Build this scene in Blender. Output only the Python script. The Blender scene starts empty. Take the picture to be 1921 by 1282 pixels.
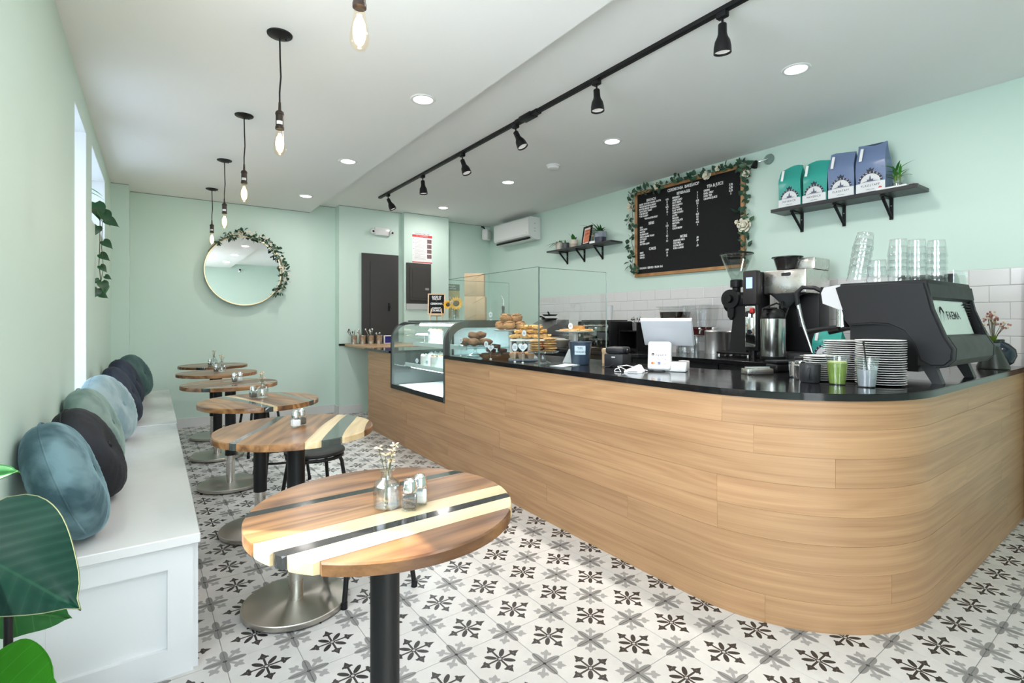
import bpy, bmesh, math, random
from mathutils import Vector, Matrix, Euler
random.seed(11)
PI = math.pi
S = bpy.context.scene
COL = S.collection
# ---------------------------------------------------------------- camera
cam = bpy.data.objects.new('camera', bpy.data.cameras.new('camera'))
COL.objects.link(cam)
cam.location = (0, 0, 1.27)
cam.rotation_euler = (PI/2, 0, -math.radians(35.05))
cam.data.sensor_width = 36.0
cam.data.lens = 36.0*958/1921
cam.data.shift_y = -37.5/1921
cam.data.clip_start = 0.05
S.camera = cam
# ---------------------------------------------------------------- world, sun, exposure
S.view_settings.view_transform = 'Standard'
S.view_settings.look = 'None'
S.view_settings.gamma = 1.0
S.view_settings.use_curve_mapping = False
S.view_settings.exposure = 0.0
S.cycles.transparent_max_bounces = 32
S.cycles.max_bounces = 8
S.cycles.diffuse_bounces = 4
S.cycles.glossy_bounces = 3
S.cycles.adaptive_threshold = 0.05
S.cycles.caustics_reflective = False
S.cycles.caustics_refractive = False
W = bpy.data.worlds.new('daylight'); S.world = W; W.use_nodes = True
bg = W.node_tree.nodes['Background']
bg.inputs['Color'].default_value = (0.84, 0.90, 1.0, 1)
bg.inputs['Strength'].default_value = 12.0
sun = bpy.data.objects.new('sun', bpy.data.lights.new('sun', 'SUN')); COL.objects.link(sun)
sun.data.energy = 25.0; sun.data.angle = math.radians(0.6); sun.data.color = (1.0, 0.95, 0.86)
sun.rotation_euler = Vector((0.80*0.63, -0.60*0.63, -0.777)).to_track_quat('-Z', 'Y').to_euler()
def portal(name, loc, rot, sx, sy):
    l = bpy.data.lights.new(name, 'AREA'); l.shape = 'RECTANGLE'; l.size = sx; l.size_y = sy
    l.cycles.is_portal = True
    o = bpy.data.objects.new(name, l); COL.objects.link(o); o.location = loc; o.rotation_euler = rot
portal('door_portal', (0.28, -1.66, 1.25), (PI/2, 0, 0), 1.2, 2.4)
for n_, y_, z_, sy_, sz_ in (('near', 1.21, 1.75, 1.6, 1.48), ('tall', 4.19, 1.56, .62, 1.98), ('high', 5.5, 2.3, 1.24, .56)):
    portal(n_+'_window_portal', (-.64, y_, z_), (0, -PI/2, 0), sz_, sy_)
DOWNLIGHT_W = 9.5
HEAD_W = 5.0
BULB_W = 2.0
# ---------------------------------------------------------------- mesh helpers
class MB:
    def __init__(s): s.v = []; s.f = []; s.m = []; s.cur = 0; s.uv = None
    def add(s, vs, fs, M=None):
        b = len(s.v)
        for p in vs:
            p = Vector(p)
            s.v.append(tuple(M @ p) if M is not None else tuple(p))
        for f in fs: s.f.append([b+i for i in f]); s.m.append(s.cur)
        return s
    def box(s, x0, x1, y0, y1, z0, z1, M=None):
        vs = [(x, y, z) for z in (z0, z1) for y in (y0, y1) for x in (x0, x1)]
        return s.add(vs, [(0,2,3,1),(4,5,7,6),(0,1,5,4),(2,6,7,3),(0,4,6,2),(1,3,7,5)], M)
    def rbox(s, x0, x1, y0, y1, z0, z1, r=.005, seg=2, M=None):
        bm = bmesh.new(); bmesh.ops.create_cube(bm, size=1)
        for v in bm.verts: v.co = ((x0+x1)/2+v.co.x*(x1-x0), (y0+y1)/2+v.co.y*(y1-y0), (z0+z1)/2+v.co.z*(z1-z0))
        bmesh.ops.bevel(bm, geom=bm.edges[:], offset=r, segments=seg, profile=.5, affect='EDGES')
        s.addbm(bm, M); return s
    def addbm(s, bm, M=None):
        bm.verts.index_update()
        s.add([v.co for v in bm.verts], [[v.index for v in f.verts] for f in bm.faces], M); bm.free(); return s
    def lathe(s, prof, seg=24, c=(0,0,0), M=None, a0=0, a1=None):
        full = a1 is None; a1 = a0+2*PI if full else a1
        n = seg if full else seg+1
        vs = []; rings = []
        for r, z in prof:
            if r < 1e-6: rings.append([len(vs)]); vs.append((c[0], c[1], c[2]+z))
            else:
                rings.append(list(range(len(vs), len(vs)+n)))
                for i in range(n):
                    a = a0+(a1-a0)*i/seg; vs.append((c[0]+r*math.cos(a), c[1]+r*math.sin(a), c[2]+z))
        fs = []
        for A, B in zip(rings, rings[1:]):
            if len(A) == 1 and len(B) == 1: continue
            for i in range(seg if not full else n):
                j = (i+1) % n if full else i+1
                if len(A) == 1: fs.append((A[0], B[j], B[i]))
                elif len(B) == 1: fs.append((A[i], A[j], B[0]))
                else: fs.append((A[i], A[j], B[j], B[i]))
        return s.add(vs, fs, M)
    def cyl(s, c, r, h, seg=20, r2=None, M=None):
        r2 = r if r2 is None else r2
        return s.lathe([(0,0),(r,0),(r2,h),(0,h)], seg, c, M)
    def tube(s, pts, r, seg=8, closed=False, M=None):
        pts = [Vector(p) for p in pts]; n = len(pts)
        rs = r if isinstance(r, (list, tuple)) else [r]*n
        tang = []
        for i in range(n):
            a = pts[i-1] if (i > 0 or closed) else pts[i]; b = pts[(i+1) % n] if (i < n-1 or closed) else pts[i]
            t = (b-a); tang.append(t.normalized() if t.length > 1e-9 else Vector((0,0,1)))
        up = Vector((0,0,1)) if abs(tang[0].z) < .9 else Vector((1,0,0))
        x = tang[0].cross(up).normalized(); vs = []
        for i in range(n):
            x = (x - tang[i]*x.dot(tang[i])); x = x.normalized() if x.length > 1e-9 else tang[i].orthogonal().normalized()
            y = tang[i].cross(x)
            for k in range(seg):
                a = 2*PI*k/seg; vs.append(pts[i]+(x*math.cos(a)+y*math.sin(a))*rs[i])
        fs = []
        for i in range(n if closed else n-1):
            j = (i+1) % n
            for k in range(seg):
                l = (k+1) % seg; fs.append((i*seg+k, i*seg+l, j*seg+l, j*seg+k))
        if not closed:
            fs.append(tuple(reversed(range(seg)))); fs.append(tuple((n-1)*seg+k for k in range(seg)))
        return s.add(vs, fs, M)
    def prism(s, poly, z0, z1, M=None):
        n = len(poly)
        vs = [(x, y, z0) for x, y in poly]+[(x, y, z1) for x, y in poly]
        fs = [tuple(reversed(range(n))), tuple(range(n, 2*n))]+[(i, (i+1) % n, n+(i+1) % n, n+i) for i in range(n)]
        return s.add(vs, fs, M)
    def ball(s, c, r, sc=(1,1,1), seg=14, rings=8, M=None):
        prof = [(math.sin(PI*i/rings), -math.cos(PI*i/rings)) for i in range(rings+1)]
        prof[0] = (0, -1); prof[-1] = (0, 1)
        Mt = Matrix.Translation(c) @ Matrix.Diagonal((r*sc[0], r*sc[1], r*sc[2], 1))
        if M is not None: Mt = M @ Mt
        return s.lathe(prof, seg, (0,0,0), Mt)
    def quad(s, a, b, c, d): return s.add([a, b, c, d], [(0,1,2,3)])
def T(x=0, y=0, z=0, rx=0, ry=0, rz=0):
    return Matrix.Translation((x, y, z)) @ Euler((rx, ry, rz)).to_matrix().to_4x4()
def mesh_of(name, mb, mats, smooth=38):
    me = bpy.data.meshes.new(name)
    me.from_pydata(mb.v, [], mb.f); me.update()
    for m in (mats if isinstance(mats, (list, tuple)) else [mats]): me.materials.append(m)
    if any(mb.m): me.polygons.foreach_set('material_index', mb.m)
    if mb.uv:
        ul = me.uv_layers.new(name='UVMap')
        for p in me.polygons:
            for li in p.loop_indices: ul.data[li].uv = mb.uv[me.loops[li].vertex_index]
    bm = bmesh.new(); bm.from_mesh(me); bmesh.ops.recalc_face_normals(bm, faces=bm.faces); bm.to_mesh(me); bm.free()
    if smooth:
        me.polygons.foreach_set('use_smooth', [True]*len(me.polygons)); me.set_sharp_from_angle(angle=math.radians(smooth))
    return me
def link(name, me, parent=None, loc=(0,0,0), rot=(0,0,0)):
    o = bpy.data.objects.new(name, me); COL.objects.link(o)
    o.location = loc; o.rotation_euler = rot
    if parent is not None: o.parent = parent
    return o
def ob(name, mb, mats, parent=None, loc=(0,0,0), rot=(0,0,0), smooth=38, label=None):
    o = link(name, mesh_of(name, mb, mats, smooth), parent, loc, rot)
    if label: o['label'] = label
    return o
def tag(o, label, cat, group=None):
    o['label'] = label; o['category'] = cat
    if group: o['group'] = group
    return o
def thing(name, label, cat, loc=(0,0,0), rz=0, group=None, rot=None):
    o = bpy.data.objects.new(name, None); COL.objects.link(o); o.empty_display_size = .05
    o.location = loc; o.rotation_euler = rot if rot else (0, 0, rz)
    return tag(o, label, cat, group)
def struct(o): o['kind'] = 'structure'; return o
def copy_tree(o, parent=None):
    c = o.copy(); COL.objects.link(c); c.parent = parent
    for ch in list(o.children): copy_tree(ch, c)
    return c
def text(body, size, mat, parent, loc, rot=(0,0,0), align='CENTER', name='lettering', sx=1.0, ext=.0006, bold=0.0, spacing=1.0):
    cu = bpy.data.curves.new(name, 'FONT'); cu.body = body; cu.size = size; cu.align_x = align; cu.align_y = 'CENTER'
    cu.extrude = ext; cu.resolution_u = 2; cu.offset = bold; cu.space_character = spacing
    t = bpy.data.objects.new(name, cu); me = bpy.data.meshes.new_from_object(t)
    bpy.data.objects.remove(t); bpy.data.curves.remove(cu)
    me.materials.clear(); me.materials.append(mat)
    for v in me.vertices: v.co.x *= sx
    return link(name, me, parent, loc, rot)
# ---------------------------------------------------------------- shader helpers
class X:
    """a socket inside a node tree with arithmetic"""
    def __init__(s, nt, sock): s.nt = nt; s.s = sock
    def op(s, o, b=None, c=None, rev=False):
        n = s.nt.nodes.new('ShaderNodeMath'); n.operation = o
        args = [s, b, c]
        if rev: args = [b, s, c]
        for i, a in enumerate(args):
            if a is None: continue
            if isinstance(a, X): s.nt.links.new(a.s, n.inputs[i])
            else: n.inputs[i].default_value = a
        return X(s.nt, n.outputs[0])
    def __add__(s, b): return s.op('ADD', b)
    __radd__ = __add__
    def __sub__(s, b): return s.op('SUBTRACT', b)
    def __rsub__(s, b): return s.op('SUBTRACT', b, rev=True)
    def __mul__(s, b): return s.op('MULTIPLY', b)
    __rmul__ = __mul__
    def __truediv__(s, b): return s.op('DIVIDE', b)
    def lt(s, b): return s.op('LESS_THAN', b)
    def gt(s, b): return s.op('GREATER_THAN', b)
    def abs(s): return s.op('ABSOLUTE')
    def min(s, b): return s.op('MINIMUM', b)
    def max(s, b): return s.op('MAXIMUM', b)
def mixrgb(nt, fac, a, b, mode='MIX'):
    n = nt.nodes.new('ShaderNodeMix'); n.data_type = 'RGBA'; n.blend_type = mode
    for idx, v in ((0, fac), (6, a), (7, b)):
        if isinstance(v, X): nt.links.new(v.s, n.inputs[idx])
        elif hasattr(v, 'links'): nt.links.new(v, n.inputs[idx])
        elif isinstance(v, (int, float)): n.inputs[idx].default_value = v
        else: n.inputs[idx].default_value = (*v[:3], 1)
    return n.outputs[2]
def newmat(name):
    m = bpy.data.materials.new(name); m.use_nodes = True
    return m, m.node_tree, m.node_tree.nodes['Principled BSDF']
def coords(nt, kind='Object', scale=(1,1,1), rot=(0,0,0)):
    tc = nt.nodes.new('ShaderNodeTexCoord'); mp = nt.nodes.new('ShaderNodeMapping')
    mp.inputs['Scale'].default_value = scale; mp.inputs['Rotation'].default_value = rot
    nt.links.new(tc.outputs[kind], mp.inputs['Vector']); return mp.outputs['Vector']
def noise(nt, vec, scale=5, detail=4, rough=.5, dist=0):
    n = nt.nodes.new('ShaderNodeTexNoise'); n.inputs['Scale'].default_value = scale; n.inputs['Detail'].default_value = detail
    n.inputs['Roughness'].default_value = rough; n.inputs['Distortion'].default_value = dist
    if vec is not None: nt.links.new(vec, n.inputs['Vector'])
    return X(nt, n.outputs['Fac'])
def ramp(nt, fac, stops):
    n = nt.nodes.new('ShaderNodeValToRGB'); nt.links.new(fac.s, n.inputs[0])
    e = n.color_ramp.elements
    while len(e) < len(stops): e.new(.5)
    for el, (p, c) in zip(e, stops): el.position = p; el.color = (*c, 1)
    return n.outputs[0]
def bump(nt, b, h, strength=.2, dist=.01):
    n = nt.nodes.new('ShaderNodeBump'); n.inputs['Strength'].default_value = strength; n.inputs['Distance'].default_value = dist
    nt.links.new(h.s, n.inputs['Height']); nt.links.new(n.outputs[0], b.inputs['Normal'])
MATS = {}
def mat(name, c=(.8,.8,.8), rough=.5, metal=0.0, var=0.0, vscale=8, bmp=0.0, bscale=60, coat=0.0, spec=None, emit=None, es=0.0, sheen=0.0, sss=0.0):
    if name in MATS: return MATS[name]
    m, nt, b = newmat(name)
    b.inputs['Base Color'].default_value = (*c, 1); b.inputs['Roughness'].default_value = rough; b.inputs['Metallic'].default_value = metal
    if coat: b.inputs['Coat Weight'].default_value = coat; b.inputs['Coat Roughness'].default_value = .05
    if spec is not None: b.inputs['Specular IOR Level'].default_value = spec
    if emit: b.inputs['Emission Color'].default_value = (*emit, 1); b.inputs['Emission Strength'].default_value = es
    if sheen: b.inputs['Sheen Weight'].default_value = sheen
    if sss:
        b.inputs['Subsurface Weight'].default_value = sss; b.inputs['Subsurface Radius'].default_value = (.01, .008, .005)
    vec = coords(nt) if (var or bmp) else None
    f = noise(nt, vec, vscale, 4, .55) if (var or not bmp) and vec is not None else None
    if var:
        lo = tuple(max(0, x*(1-var)) for x in c); hi = tuple(min(1, x*(1+var)) for x in c)
        nt.links.new(ramp(nt, f, [(.3, lo), (.7, hi)]), b.inputs['Base Color'])
    if bmp: bump(nt, b, noise(nt, vec, bscale, 3, .6), bmp)
    if not var and not bmp:   # fine unevenness of the finish
        r = noise(nt, coords(nt), 14, 2, .5)
        v = r*.12+(rough-.06); nt.links.new(v.op('MAXIMUM', .02).s, b.inputs['Roughness'])
    MATS[name] = m; return m
def glass(name, tint=(.97,.985,.98), ior=1.45, gloss=1.0, rough=0.0, body=0.0):
    """thin clear sheet: light passes straight, reflects by angle"""
    if name in MATS: return MATS[name]
    m, nt, b = newmat(name); nt.nodes.remove(b)
    out = nt.nodes['Material Output']
    tr = nt.nodes.new('ShaderNodeBsdfTransparent'); tr.inputs[0].default_value = (*tint, 1)
    gl = nt.nodes.new('ShaderNodeBsdfGlossy'); gl.inputs['Roughness'].default_value = rough; gl.inputs['Color'].default_value = (1,1,1,1)
    lw = nt.nodes.new('ShaderNodeLayerWeight'); lw.inputs[0].default_value = .5
    f0 = ((ior-1)/(ior+1))**2
    fac = X(nt, lw.outputs['Facing']).op('POWER', 5.0)*(1-f0)+f0        # Schlick, the same from both sides of the sheet
    mx = nt.nodes.new('ShaderNodeMixShader')
    nt.links.new((fac*gloss+body).op('MINIMUM', 1).s, mx.inputs[0])
    nt.links.new(tr.outputs[0], mx.inputs[1]); nt.links.new(gl.outputs[0], mx.inputs[2]); nt.links.new(mx.outputs[0], out.inputs[0])
    MATS[name] = m; return m
def wood(name, dark, light, rough=.35, kind='Object', sc=(1.6, 22, 22), rot=(0,0,0), streak=.5, coat=0.0, rnd=.10, figure=1.0):
    if name in MATS: return MATS[name]
    m, nt, b = newmat(name)
    oi = nt.nodes.new('ShaderNodeObjectInfo'); rn = X(nt, oi.outputs['Random'])
    tc = nt.nodes.new('ShaderNodeTexCoord'); mp = nt.nodes.new('ShaderNodeMapping'); mp.inputs['Rotation'].default_value = rot
    nt.links.new(tc.outputs[kind], mp.inputs['Vector'])
    ad = nt.nodes.new('ShaderNodeVectorMath'); ad.operation = 'ADD'
    cb = nt.nodes.new('ShaderNodeCombineXYZ')
    for i, k in enumerate((17.3, 9.1, 5.7)): nt.links.new((rn*k).s, cb.inputs[i])
    nt.links.new(mp.outputs[0], ad.inputs[0]); nt.links.new(cb.outputs[0], ad.inputs[1])
    def sv(k):
        n = nt.nodes.new('ShaderNodeVectorMath'); n.operation = 'MULTIPLY'; n.inputs[1].default_value = k
        nt.links.new(ad.outputs[0], n.inputs[0]); return n.outputs[0]
    big = noise(nt, sv((sc[0]*.45, sc[1]*.22, sc[2]*.22)), 1.0, 2, .5, 0.6*figure)
    rings = ((big*9).op('FRACT')-.5).abs()*2            # contour lines: cathedral figure
    fine = noise(nt, sv((sc[0]*2.2, sc[1]*5, sc[2]*5)), 1.0, 5, .65)
    mid = noise(nt, sv(sc), 1.0, 3, .5)
    fac = rings*(.34*figure)+fine*.42*streak*2+mid*.35-.18*figure+.02
    col = ramp(nt, fac, [(.18, dark), (.75, light)])
    hs = nt.nodes.new('ShaderNodeHueSaturation'); nt.links.new(col, hs.inputs['Color'])
    nt.links.new((rn*(2*rnd)+(1-rnd)).s, hs.inputs['Value'])
    nt.links.new(hs.outputs[0], b.inputs['Base Color'])
    b.inputs['Roughness'].default_value = rough
    if coat: b.inputs['Coat Weight'].default_value = coat; b.inputs['Coat Roughness'].default_value = .06
    bump(nt, b, fine, .06, .002)
    MATS[name] = m; return m
# ---------------------------------------------------------------- common materials
white_paint = mat('white_paint', (.82,.82,.81), .45)
ceil_m = mat('ceiling_paint', (.91,.905,.90), .8, bmp=.03, bscale=120)
mint = mat('mint_paint', (.645,.80,.72), .55, bmp=.03, bscale=140)
black_metal = mat('black_metal', (.010,.010,.011), .45, spec=.28)
dark_metal = mat('dark_grey_metal', (.04,.04,.042), .42, spec=.3)
black_plastic = mat('black_plastic', (.008,.008,.009), .4, spec=.28)
steel = mat('brushed_steel', (.62,.60,.56), .28, 1.0)
chrome = mat('chrome', (.8,.8,.8), .08, 1.0)
black_stone = mat('black_stone', (.008,.008,.009), .11, spec=.42)
white_gloss = mat('white_gloss', (.85,.85,.85), .2)
white_ceramic = mat('white_ceramic', (.86,.86,.84), .15)
white_paper = mat('white_paper', (.86,.86,.86), .7)
ink = mat('black_ink', (.01,.01,.012), .6)
white_ink = mat('white_letters', (.9,.9,.9), .5)
kraft = mat('kraft_paper', (.56,.40,.25), .75, var=.08, vscale=12)
clear = glass('clear_glass')
clear_thick = glass('clear_thick_glass', (.93,.95,.95), 1.6, 1.3, .02, .04)
window_glass = glass('window_glass', (.97,.99,.985), 1.45)
leaf_dark = mat('leaf_dark_green', (.012,.075,.022), .3, var=.35, vscale=10)
leaf_mid = mat('leaf_green', (.035,.17,.03), .35, var=.35, vscale=12)
leaf_bright = mat('leaf_bright_green', (.07,.33,.03), .35, var=.3, vscale=10)
leaf_euca = mat('leaf_eucalyptus', (.075,.16,.085), .6, var=.4, vscale=9)
leaf_euca_dark = mat('leaf_eucalyptus_dark', (.03,.085,.05), .6, var=.4, vscale=9)
stem_m = mat('plant_stem', (.10,.10,.035), .6)
petal_m = mat('cream_petal', (.85,.80,.66), .6)
# ================================================================ THE ROOM
XL, XR, YB, YF = -.375, 4.64, 7.26, -1.70
# ---- floor: patterned cement tiles
def tile_material():
    m, nt, b = newmat('encaustic_tile')
    tc = nt.nodes.new('ShaderNodeTexCoord'); sp = nt.nodes.new('ShaderNodeSeparateXYZ'); nt.links.new(tc.outputs['Object'], sp.inputs[0])
    P = .2385
    x = X(nt, sp.outputs[0])/P; y = X(nt, sp.outputs[1])/P
    x = (x-x.op('ROUND')).abs(); y = (y-y.op('ROUND')).abs()
    r2 = .70710678
    def ell(p, q, c, d, a, bb):
        u = (p-c)/a; v = (q-d)/bb
        return (u*u+v*v).lt(1.0)
    A, B = x.max(y), x.min(y); Cc, D = (x+y)*r2, (x-y).abs()*r2
    petal = ell(Cc, D, .150, 0.0, .100, .040)
    stem = B.lt(.017)*A.gt(.02)*A.lt(.26)
    head = B.lt((.37-A)*.50)*A.gt(.262)
    lobe = ell(A, B, .238, .046, .036, .036)
    notch = ell(A, B, .196, .058, .030, .030)
    dark = petal.max(stem).max(head).max(lobe*(1-notch)).max((A*A+B*B).lt(.0022))
    dot = (A*A+B*B).lt(.00062)
    xx, yy = .5-x, .5-y
    A2, B2 = xx.max(yy), xx.min(yy); C2, D2 = (xx+yy)*r2, (xx-yy).abs()*r2
    gpet = ell(A2, B2, .150, 0.0, .150, .058).max((A2*A2+B2*B2).lt(.0072))
    fstem = D2.lt(.016+C2*.06)*C2.lt(.24)*C2.gt(.06)
    fhead = ell(C2, D2, .245, .046, .046, .040).max(D2.lt((.345-C2)*.65)*C2.gt(.24))
    fn = ell(C2, D2, .292, .062, .024, .030)
    fork = fstem.max(fhead*(1-fn))
    cross = (A2*A2+B2*B2).lt(.00075)
    n1 = noise(nt, coords(nt, 'Object'), 9, 4, .6)
    base = ramp(nt, n1, [(.25, (.55,.535,.515)), (.75, (.635,.62,.60))])
    c = mixrgb(nt, fork, base, (.31,.305,.30)); c = mixrgb(nt, gpet, c, (.22,.215,.21)); c = mixrgb(nt, cross, c, (.05,.05,.05))
    c = mixrgb(nt, dark, c, (.026,.023,.022)); c = mixrgb(nt, dot, c, (.45,.44,.43))
    nt.links.new(c, b.inputs['Base Color']); b.inputs['Roughness'].default_value = .42
    return m
tile_m = tile_material()
grout_m = mat('grey_grout', (.36,.355,.35), .9)
PT, ANG = .2385, .023
floor = struct(ob('floor', MB().box(XL-.3, XR+.3, YF-.3, YB+.3, -.12, -.0035), grout_m, smooth=0))
h = PT/2-.0011
tmb = MB(); tmb.add([(-h,-h,-.01),(h,-h,-.01),(h,h,-.01),(-h,h,-.01),(-h,-h,-.0008),(h,-h,-.0008),(h,h,-.0008),(-h,h,-.0008),
      (-h+.0012,-h+.0012,0),(h-.0012,-h+.0012,0),(h-.0012,h-.0012,0),(-h+.0012,h-.0012,0)],
     [(0,1,5,4),(1,2,6,5),(2,3,7,6),(3,0,4,7),(4,5,9,8),(5,6,10,9),(6,7,11,10),(7,4,8,11),(8,9,10,11)])
tile_me = mesh_of('tile', tmb, tile_m, 0)
rest = MB(); ca, sa = math.cos(ANG), math.sin(ANG)
for i in range(-6, 24):
    for j in range(-10, 34):
        gx, gy = (i+.623)*PT, (j+.6)*PT
        wx, wy = gx*ca-gy*sa, gx*sa+gy*ca
        if not (XL-.1 < wx < XR+.1 and YF-.1 < wy < YB+.1): continue
        seen = (.05 < wx < 2.16 and .62 < wy < 7.3) or (1.0 < wx < 4.7 and .18 < wy < .86) or (1.0 < wx < 2.2 and .18 < wy < .7)
        if seen: link('tile', tile_me, floor, (wx, wy, 0), (0, 0, ANG))
        else: rest.add([(v[0]+i*PT, v[1]+j*PT, v[2]) for v in tmb.v], tmb.f)
ox, oy = .623*PT, .6*PT
r_ = ob('tile_field', rest, tile_m, floor, (ox*ca-oy*sa, ox*sa+oy*ca, 0), (0, 0, ANG), smooth=0); r_['kind'] = 'stuff'
# ---- walls
def wall_with_holes(mb, axis, a0, a1, t0, t1, z0, z1, holes):
    """boxes of a wall running along axis between a0 and a1, thickness t0..t1"""
    def bx(p0, p1, q0, q1):
        if p1-p0 < 1e-4 or q1-q0 < 1e-4: return
        if axis == 'y': mb.box(t0, t1, p0, p1, q0, q1)
        else: mb.box(p0, p1, t0, t1, q0, q1)
    cur = a0
    for h0, h1, b, t in sorted(holes):
        bx(cur, h0, z0, z1); bx(h0, h1, z0, b); bx(h0, h1, t, z1); cur = h1
    bx(cur, a1, z0, z1)
WIN = [(.30, 1.92, 1.0, 2.50), (3.872, 4.505, .56, 2.555), (4.868, 6.125, 2.01, 2.585)]
mb = MB(); wall_with_holes(mb, 'y', YF-.25, YB+.25, XL-.24, XL, -.1, 3.0, WIN)
struct(ob('wall_left', mb, mint, smooth=0))
mb = MB(); mb.box(XL-.24, XR+.25, YB, YB+.25, -.1, 3.0)
mb.box(XL-.01, -.222, 6.915, YB+.01, -.1, 2.9); mb.box(2.075, 2.985, 7.075, YB+.01, -.1, 2.95); mb.box(2.985, 3.712, 6.99, YB+.01, -.1, 2.95)
struct(ob('wall_back', mb, mint, smooth=0))
wall_right = struct(ob('wall_right', MB().box(XR, XR+.25, YF-.25, YB+.25, -.1, 3.0), mint, smooth=0))
FH = [(-.32, .88, 0, 2.45)]
mb = MB(); wall_with_holes(mb, 'x', XL-.24, XR+.25, YF-.25, YF, -.1, 3.0, FH)
struct(ob('wall_front', mb, mint, smooth=0))
mb = MB(); mb.box(XL-.24, 1.735, YF-.25, YB+.25, 2.755, 3.05); mb.box(1.735, XR+.25, YF-.25, YB+.25, 2.865, 3.05)
struct(ob('ceiling', mb, ceil_m, smooth=0))
# ---- windows
m, nt, b = newmat('diffuser_pane'); nt.nodes.remove(b)  # added diffuser for unseen panes, keeps sun patches off the tables
tl = nt.nodes.new('ShaderNodeBsdfTranslucent'); tl.inputs[0].default_value = (.36,.40,.43,1)
nt.links.new(tl.outputs[0], nt.nodes['Material Output'].inputs[0]); diffuser = m
reveal_m = mat('white_reveal', (.84,.86,.87), .5)
for n, (y0, y1, b0, t0) in enumerate(WIN):
    mb = MB()
    for a in ((y0, y0+.006), (y1-.006, y1)): mb.box(XL-.236, XL-.002, a[0], a[1], b0, t0)
    mb.box(XL-.236, XL-.002, y0, y1, t0-.006, t0); mb.box(XL-.236, XL+.0, y0, y1, b0, b0+.012)
    w = struct(ob('window_%d' % (n+1), mb, reveal_m, smooth=0))
    mb = MB(); k = .045
    mb.box(XL-.225, XL-.185, y0+.006, y0+k, b0+.012, t0-.006); mb.box(XL-.225, XL-.185, y1-k, y1-.006, b0+.012, t0-.006)
    mb.box(XL-.225, XL-.185, y0+k, y1-k, b0+.012, b0+k); mb.box(XL-.225, XL-.185, y0+k, y1-k, t0-k, t0-.006)
    ob('window_frame', mb, white_paint, w, smooth=0)
    ob('pane', MB().box(XL-.209, XL-.203, y0+k, y1-k, b0+k, t0-k), window_glass if n == 0 else diffuser, w, smooth=0)
for n, (x0, x1, b0, t0) in enumerate(FH):
    mb = MB(); k = .07
    mb.box(x0, x0+k, YF-.16, YF-.09, b0, t0); mb.box(x1-k, x1, YF-.16, YF-.09, b0, t0)
    mb.box(x0+k, x1-k, YF-.16, YF-.09, t0-k, t0); mb.box(x0+k, x1-k, YF-.16, YF-.09, b0, b0+k)
    w = struct(ob('door_2' if n == 0 else 'window_4', mb, dark_metal, smooth=0))
    ob('pane', MB().box(x0+k, x1-k, YF-.128, YF-.122, b0+k, t0-k), window_glass, w, smooth=0)
    if n == 0: ob('handle', MB().tube([(x1-.12, YF-.06, .9), (x1-.12, YF-.06, 1.3)], .014), chrome, w)
# pavement outside so that the daylight has a ground
struct(ob('ground_outside', MB().box(-14, 16, -16, -2.0, -.2, -.13), mat('pavement', (.30,.30,.29), .9, var=.1), smooth=0))
# ---- baseboards
bb_m = mat('baseboard_paint', (.74,.74,.735), .5)
mb = MB(); mb.box(-.225, 2.076, YB-.016, YB, 0, .11); mb.box(2.06, 2.076, 7.06, YB-.016, 0, .11); mb.box(2.06, 2.39, 7.059, 7.075, 0, .11)
mb.box(-.222, -.206, 6.9, YB-.016, 0, .11)
struct(ob('baseboard_back', mb, bb_m, smooth=0))
# dark gap line between wall and ceiling
mb = MB(); mb.box(-.222, 1.735, YB-.004, YB+.001, 2.747, 2.755); mb.box(1.735, 2.075, YB-.004, YB+.001, 2.857, 2.865)
mb.box(2.075, 2.985, 7.071, 7.076, 2.858, 2.865); mb.box(2.985, 3.712, 6.986, 6.991, 2.858, 2.865); mb.box(3.712, 4.64, YB-.004, YB+.001, 2.858, 2.865)
mb.box(XL, -.222, 6.911, 6.916, 2.748, 2.755)
struct(ob('trim_2', mb, mat('gap_line', (.34,.36,.35), .8), smooth=0))
brown_wood = wood('dark_brown_wood', (.10,.045,.02), (.22,.11,.05), .5, sc=(22, 22, 1.6))
struct(ob('trim_1', MB().box(4.59, XR, .70, .795, 0, 1.62), brown_wood, smooth=0))
# ---- subway tiles on the right wall
sub_m = mat('white_subway_tile', (.77,.755,.75), .12, bmp=.05, bscale=9)
TL, TH = .2086, .1133
def sub_tile(y0, y1, z0, z1):
    g = .0012
    k = .004; a, bq, c, d = y0+g, y1-g, z0+g, z1-g
    mb = MB(); mb.add([(0,a,c),(0,bq,c),(0,bq,d),(0,a,d),(-.006,a,c),(-.006,bq,c),(-.006,bq,d),(-.006,a,d),(-.008,a+k,c+k),(-.008,bq-k,c+k),(-.008,bq-k,d-k),(-.008,a+k,d-k)],
        [(0,1,5,4),(1,2,6,5),(2,3,7,6),(3,0,4,7),(4,5,9,8),(5,6,10,9),(6,7,11,10),(7,4,8,11),(8,9,10,11)])
    return mb
full_me = mesh_of('tile', sub_tile(0, TL, 0, TH), sub_m, 0)
for r in range(6):
    z = 1.625-(r+1)*TH
    y = .872-TL + (0 if r % 2 == 0 else TL/2)
    while y < 5.9:
        a, b = max(y, .80), min(y+TL, 5.9)
        if b-a > .02:
            if b-a > TL-.001: link('tile', full_me, wall_right, (XR-.0005, y, z))
            else: ob('tile', sub_tile(a, b, z, z+TH), sub_m, wall_right, (XR-.0005, 0, 0), smooth=0)
        y += TL
ob('grout', MB().box(XR-.0055, XR, .80, 5.9, 1.625-6*TH, 1.625), grout_m, wall_right, smooth=0)
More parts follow.
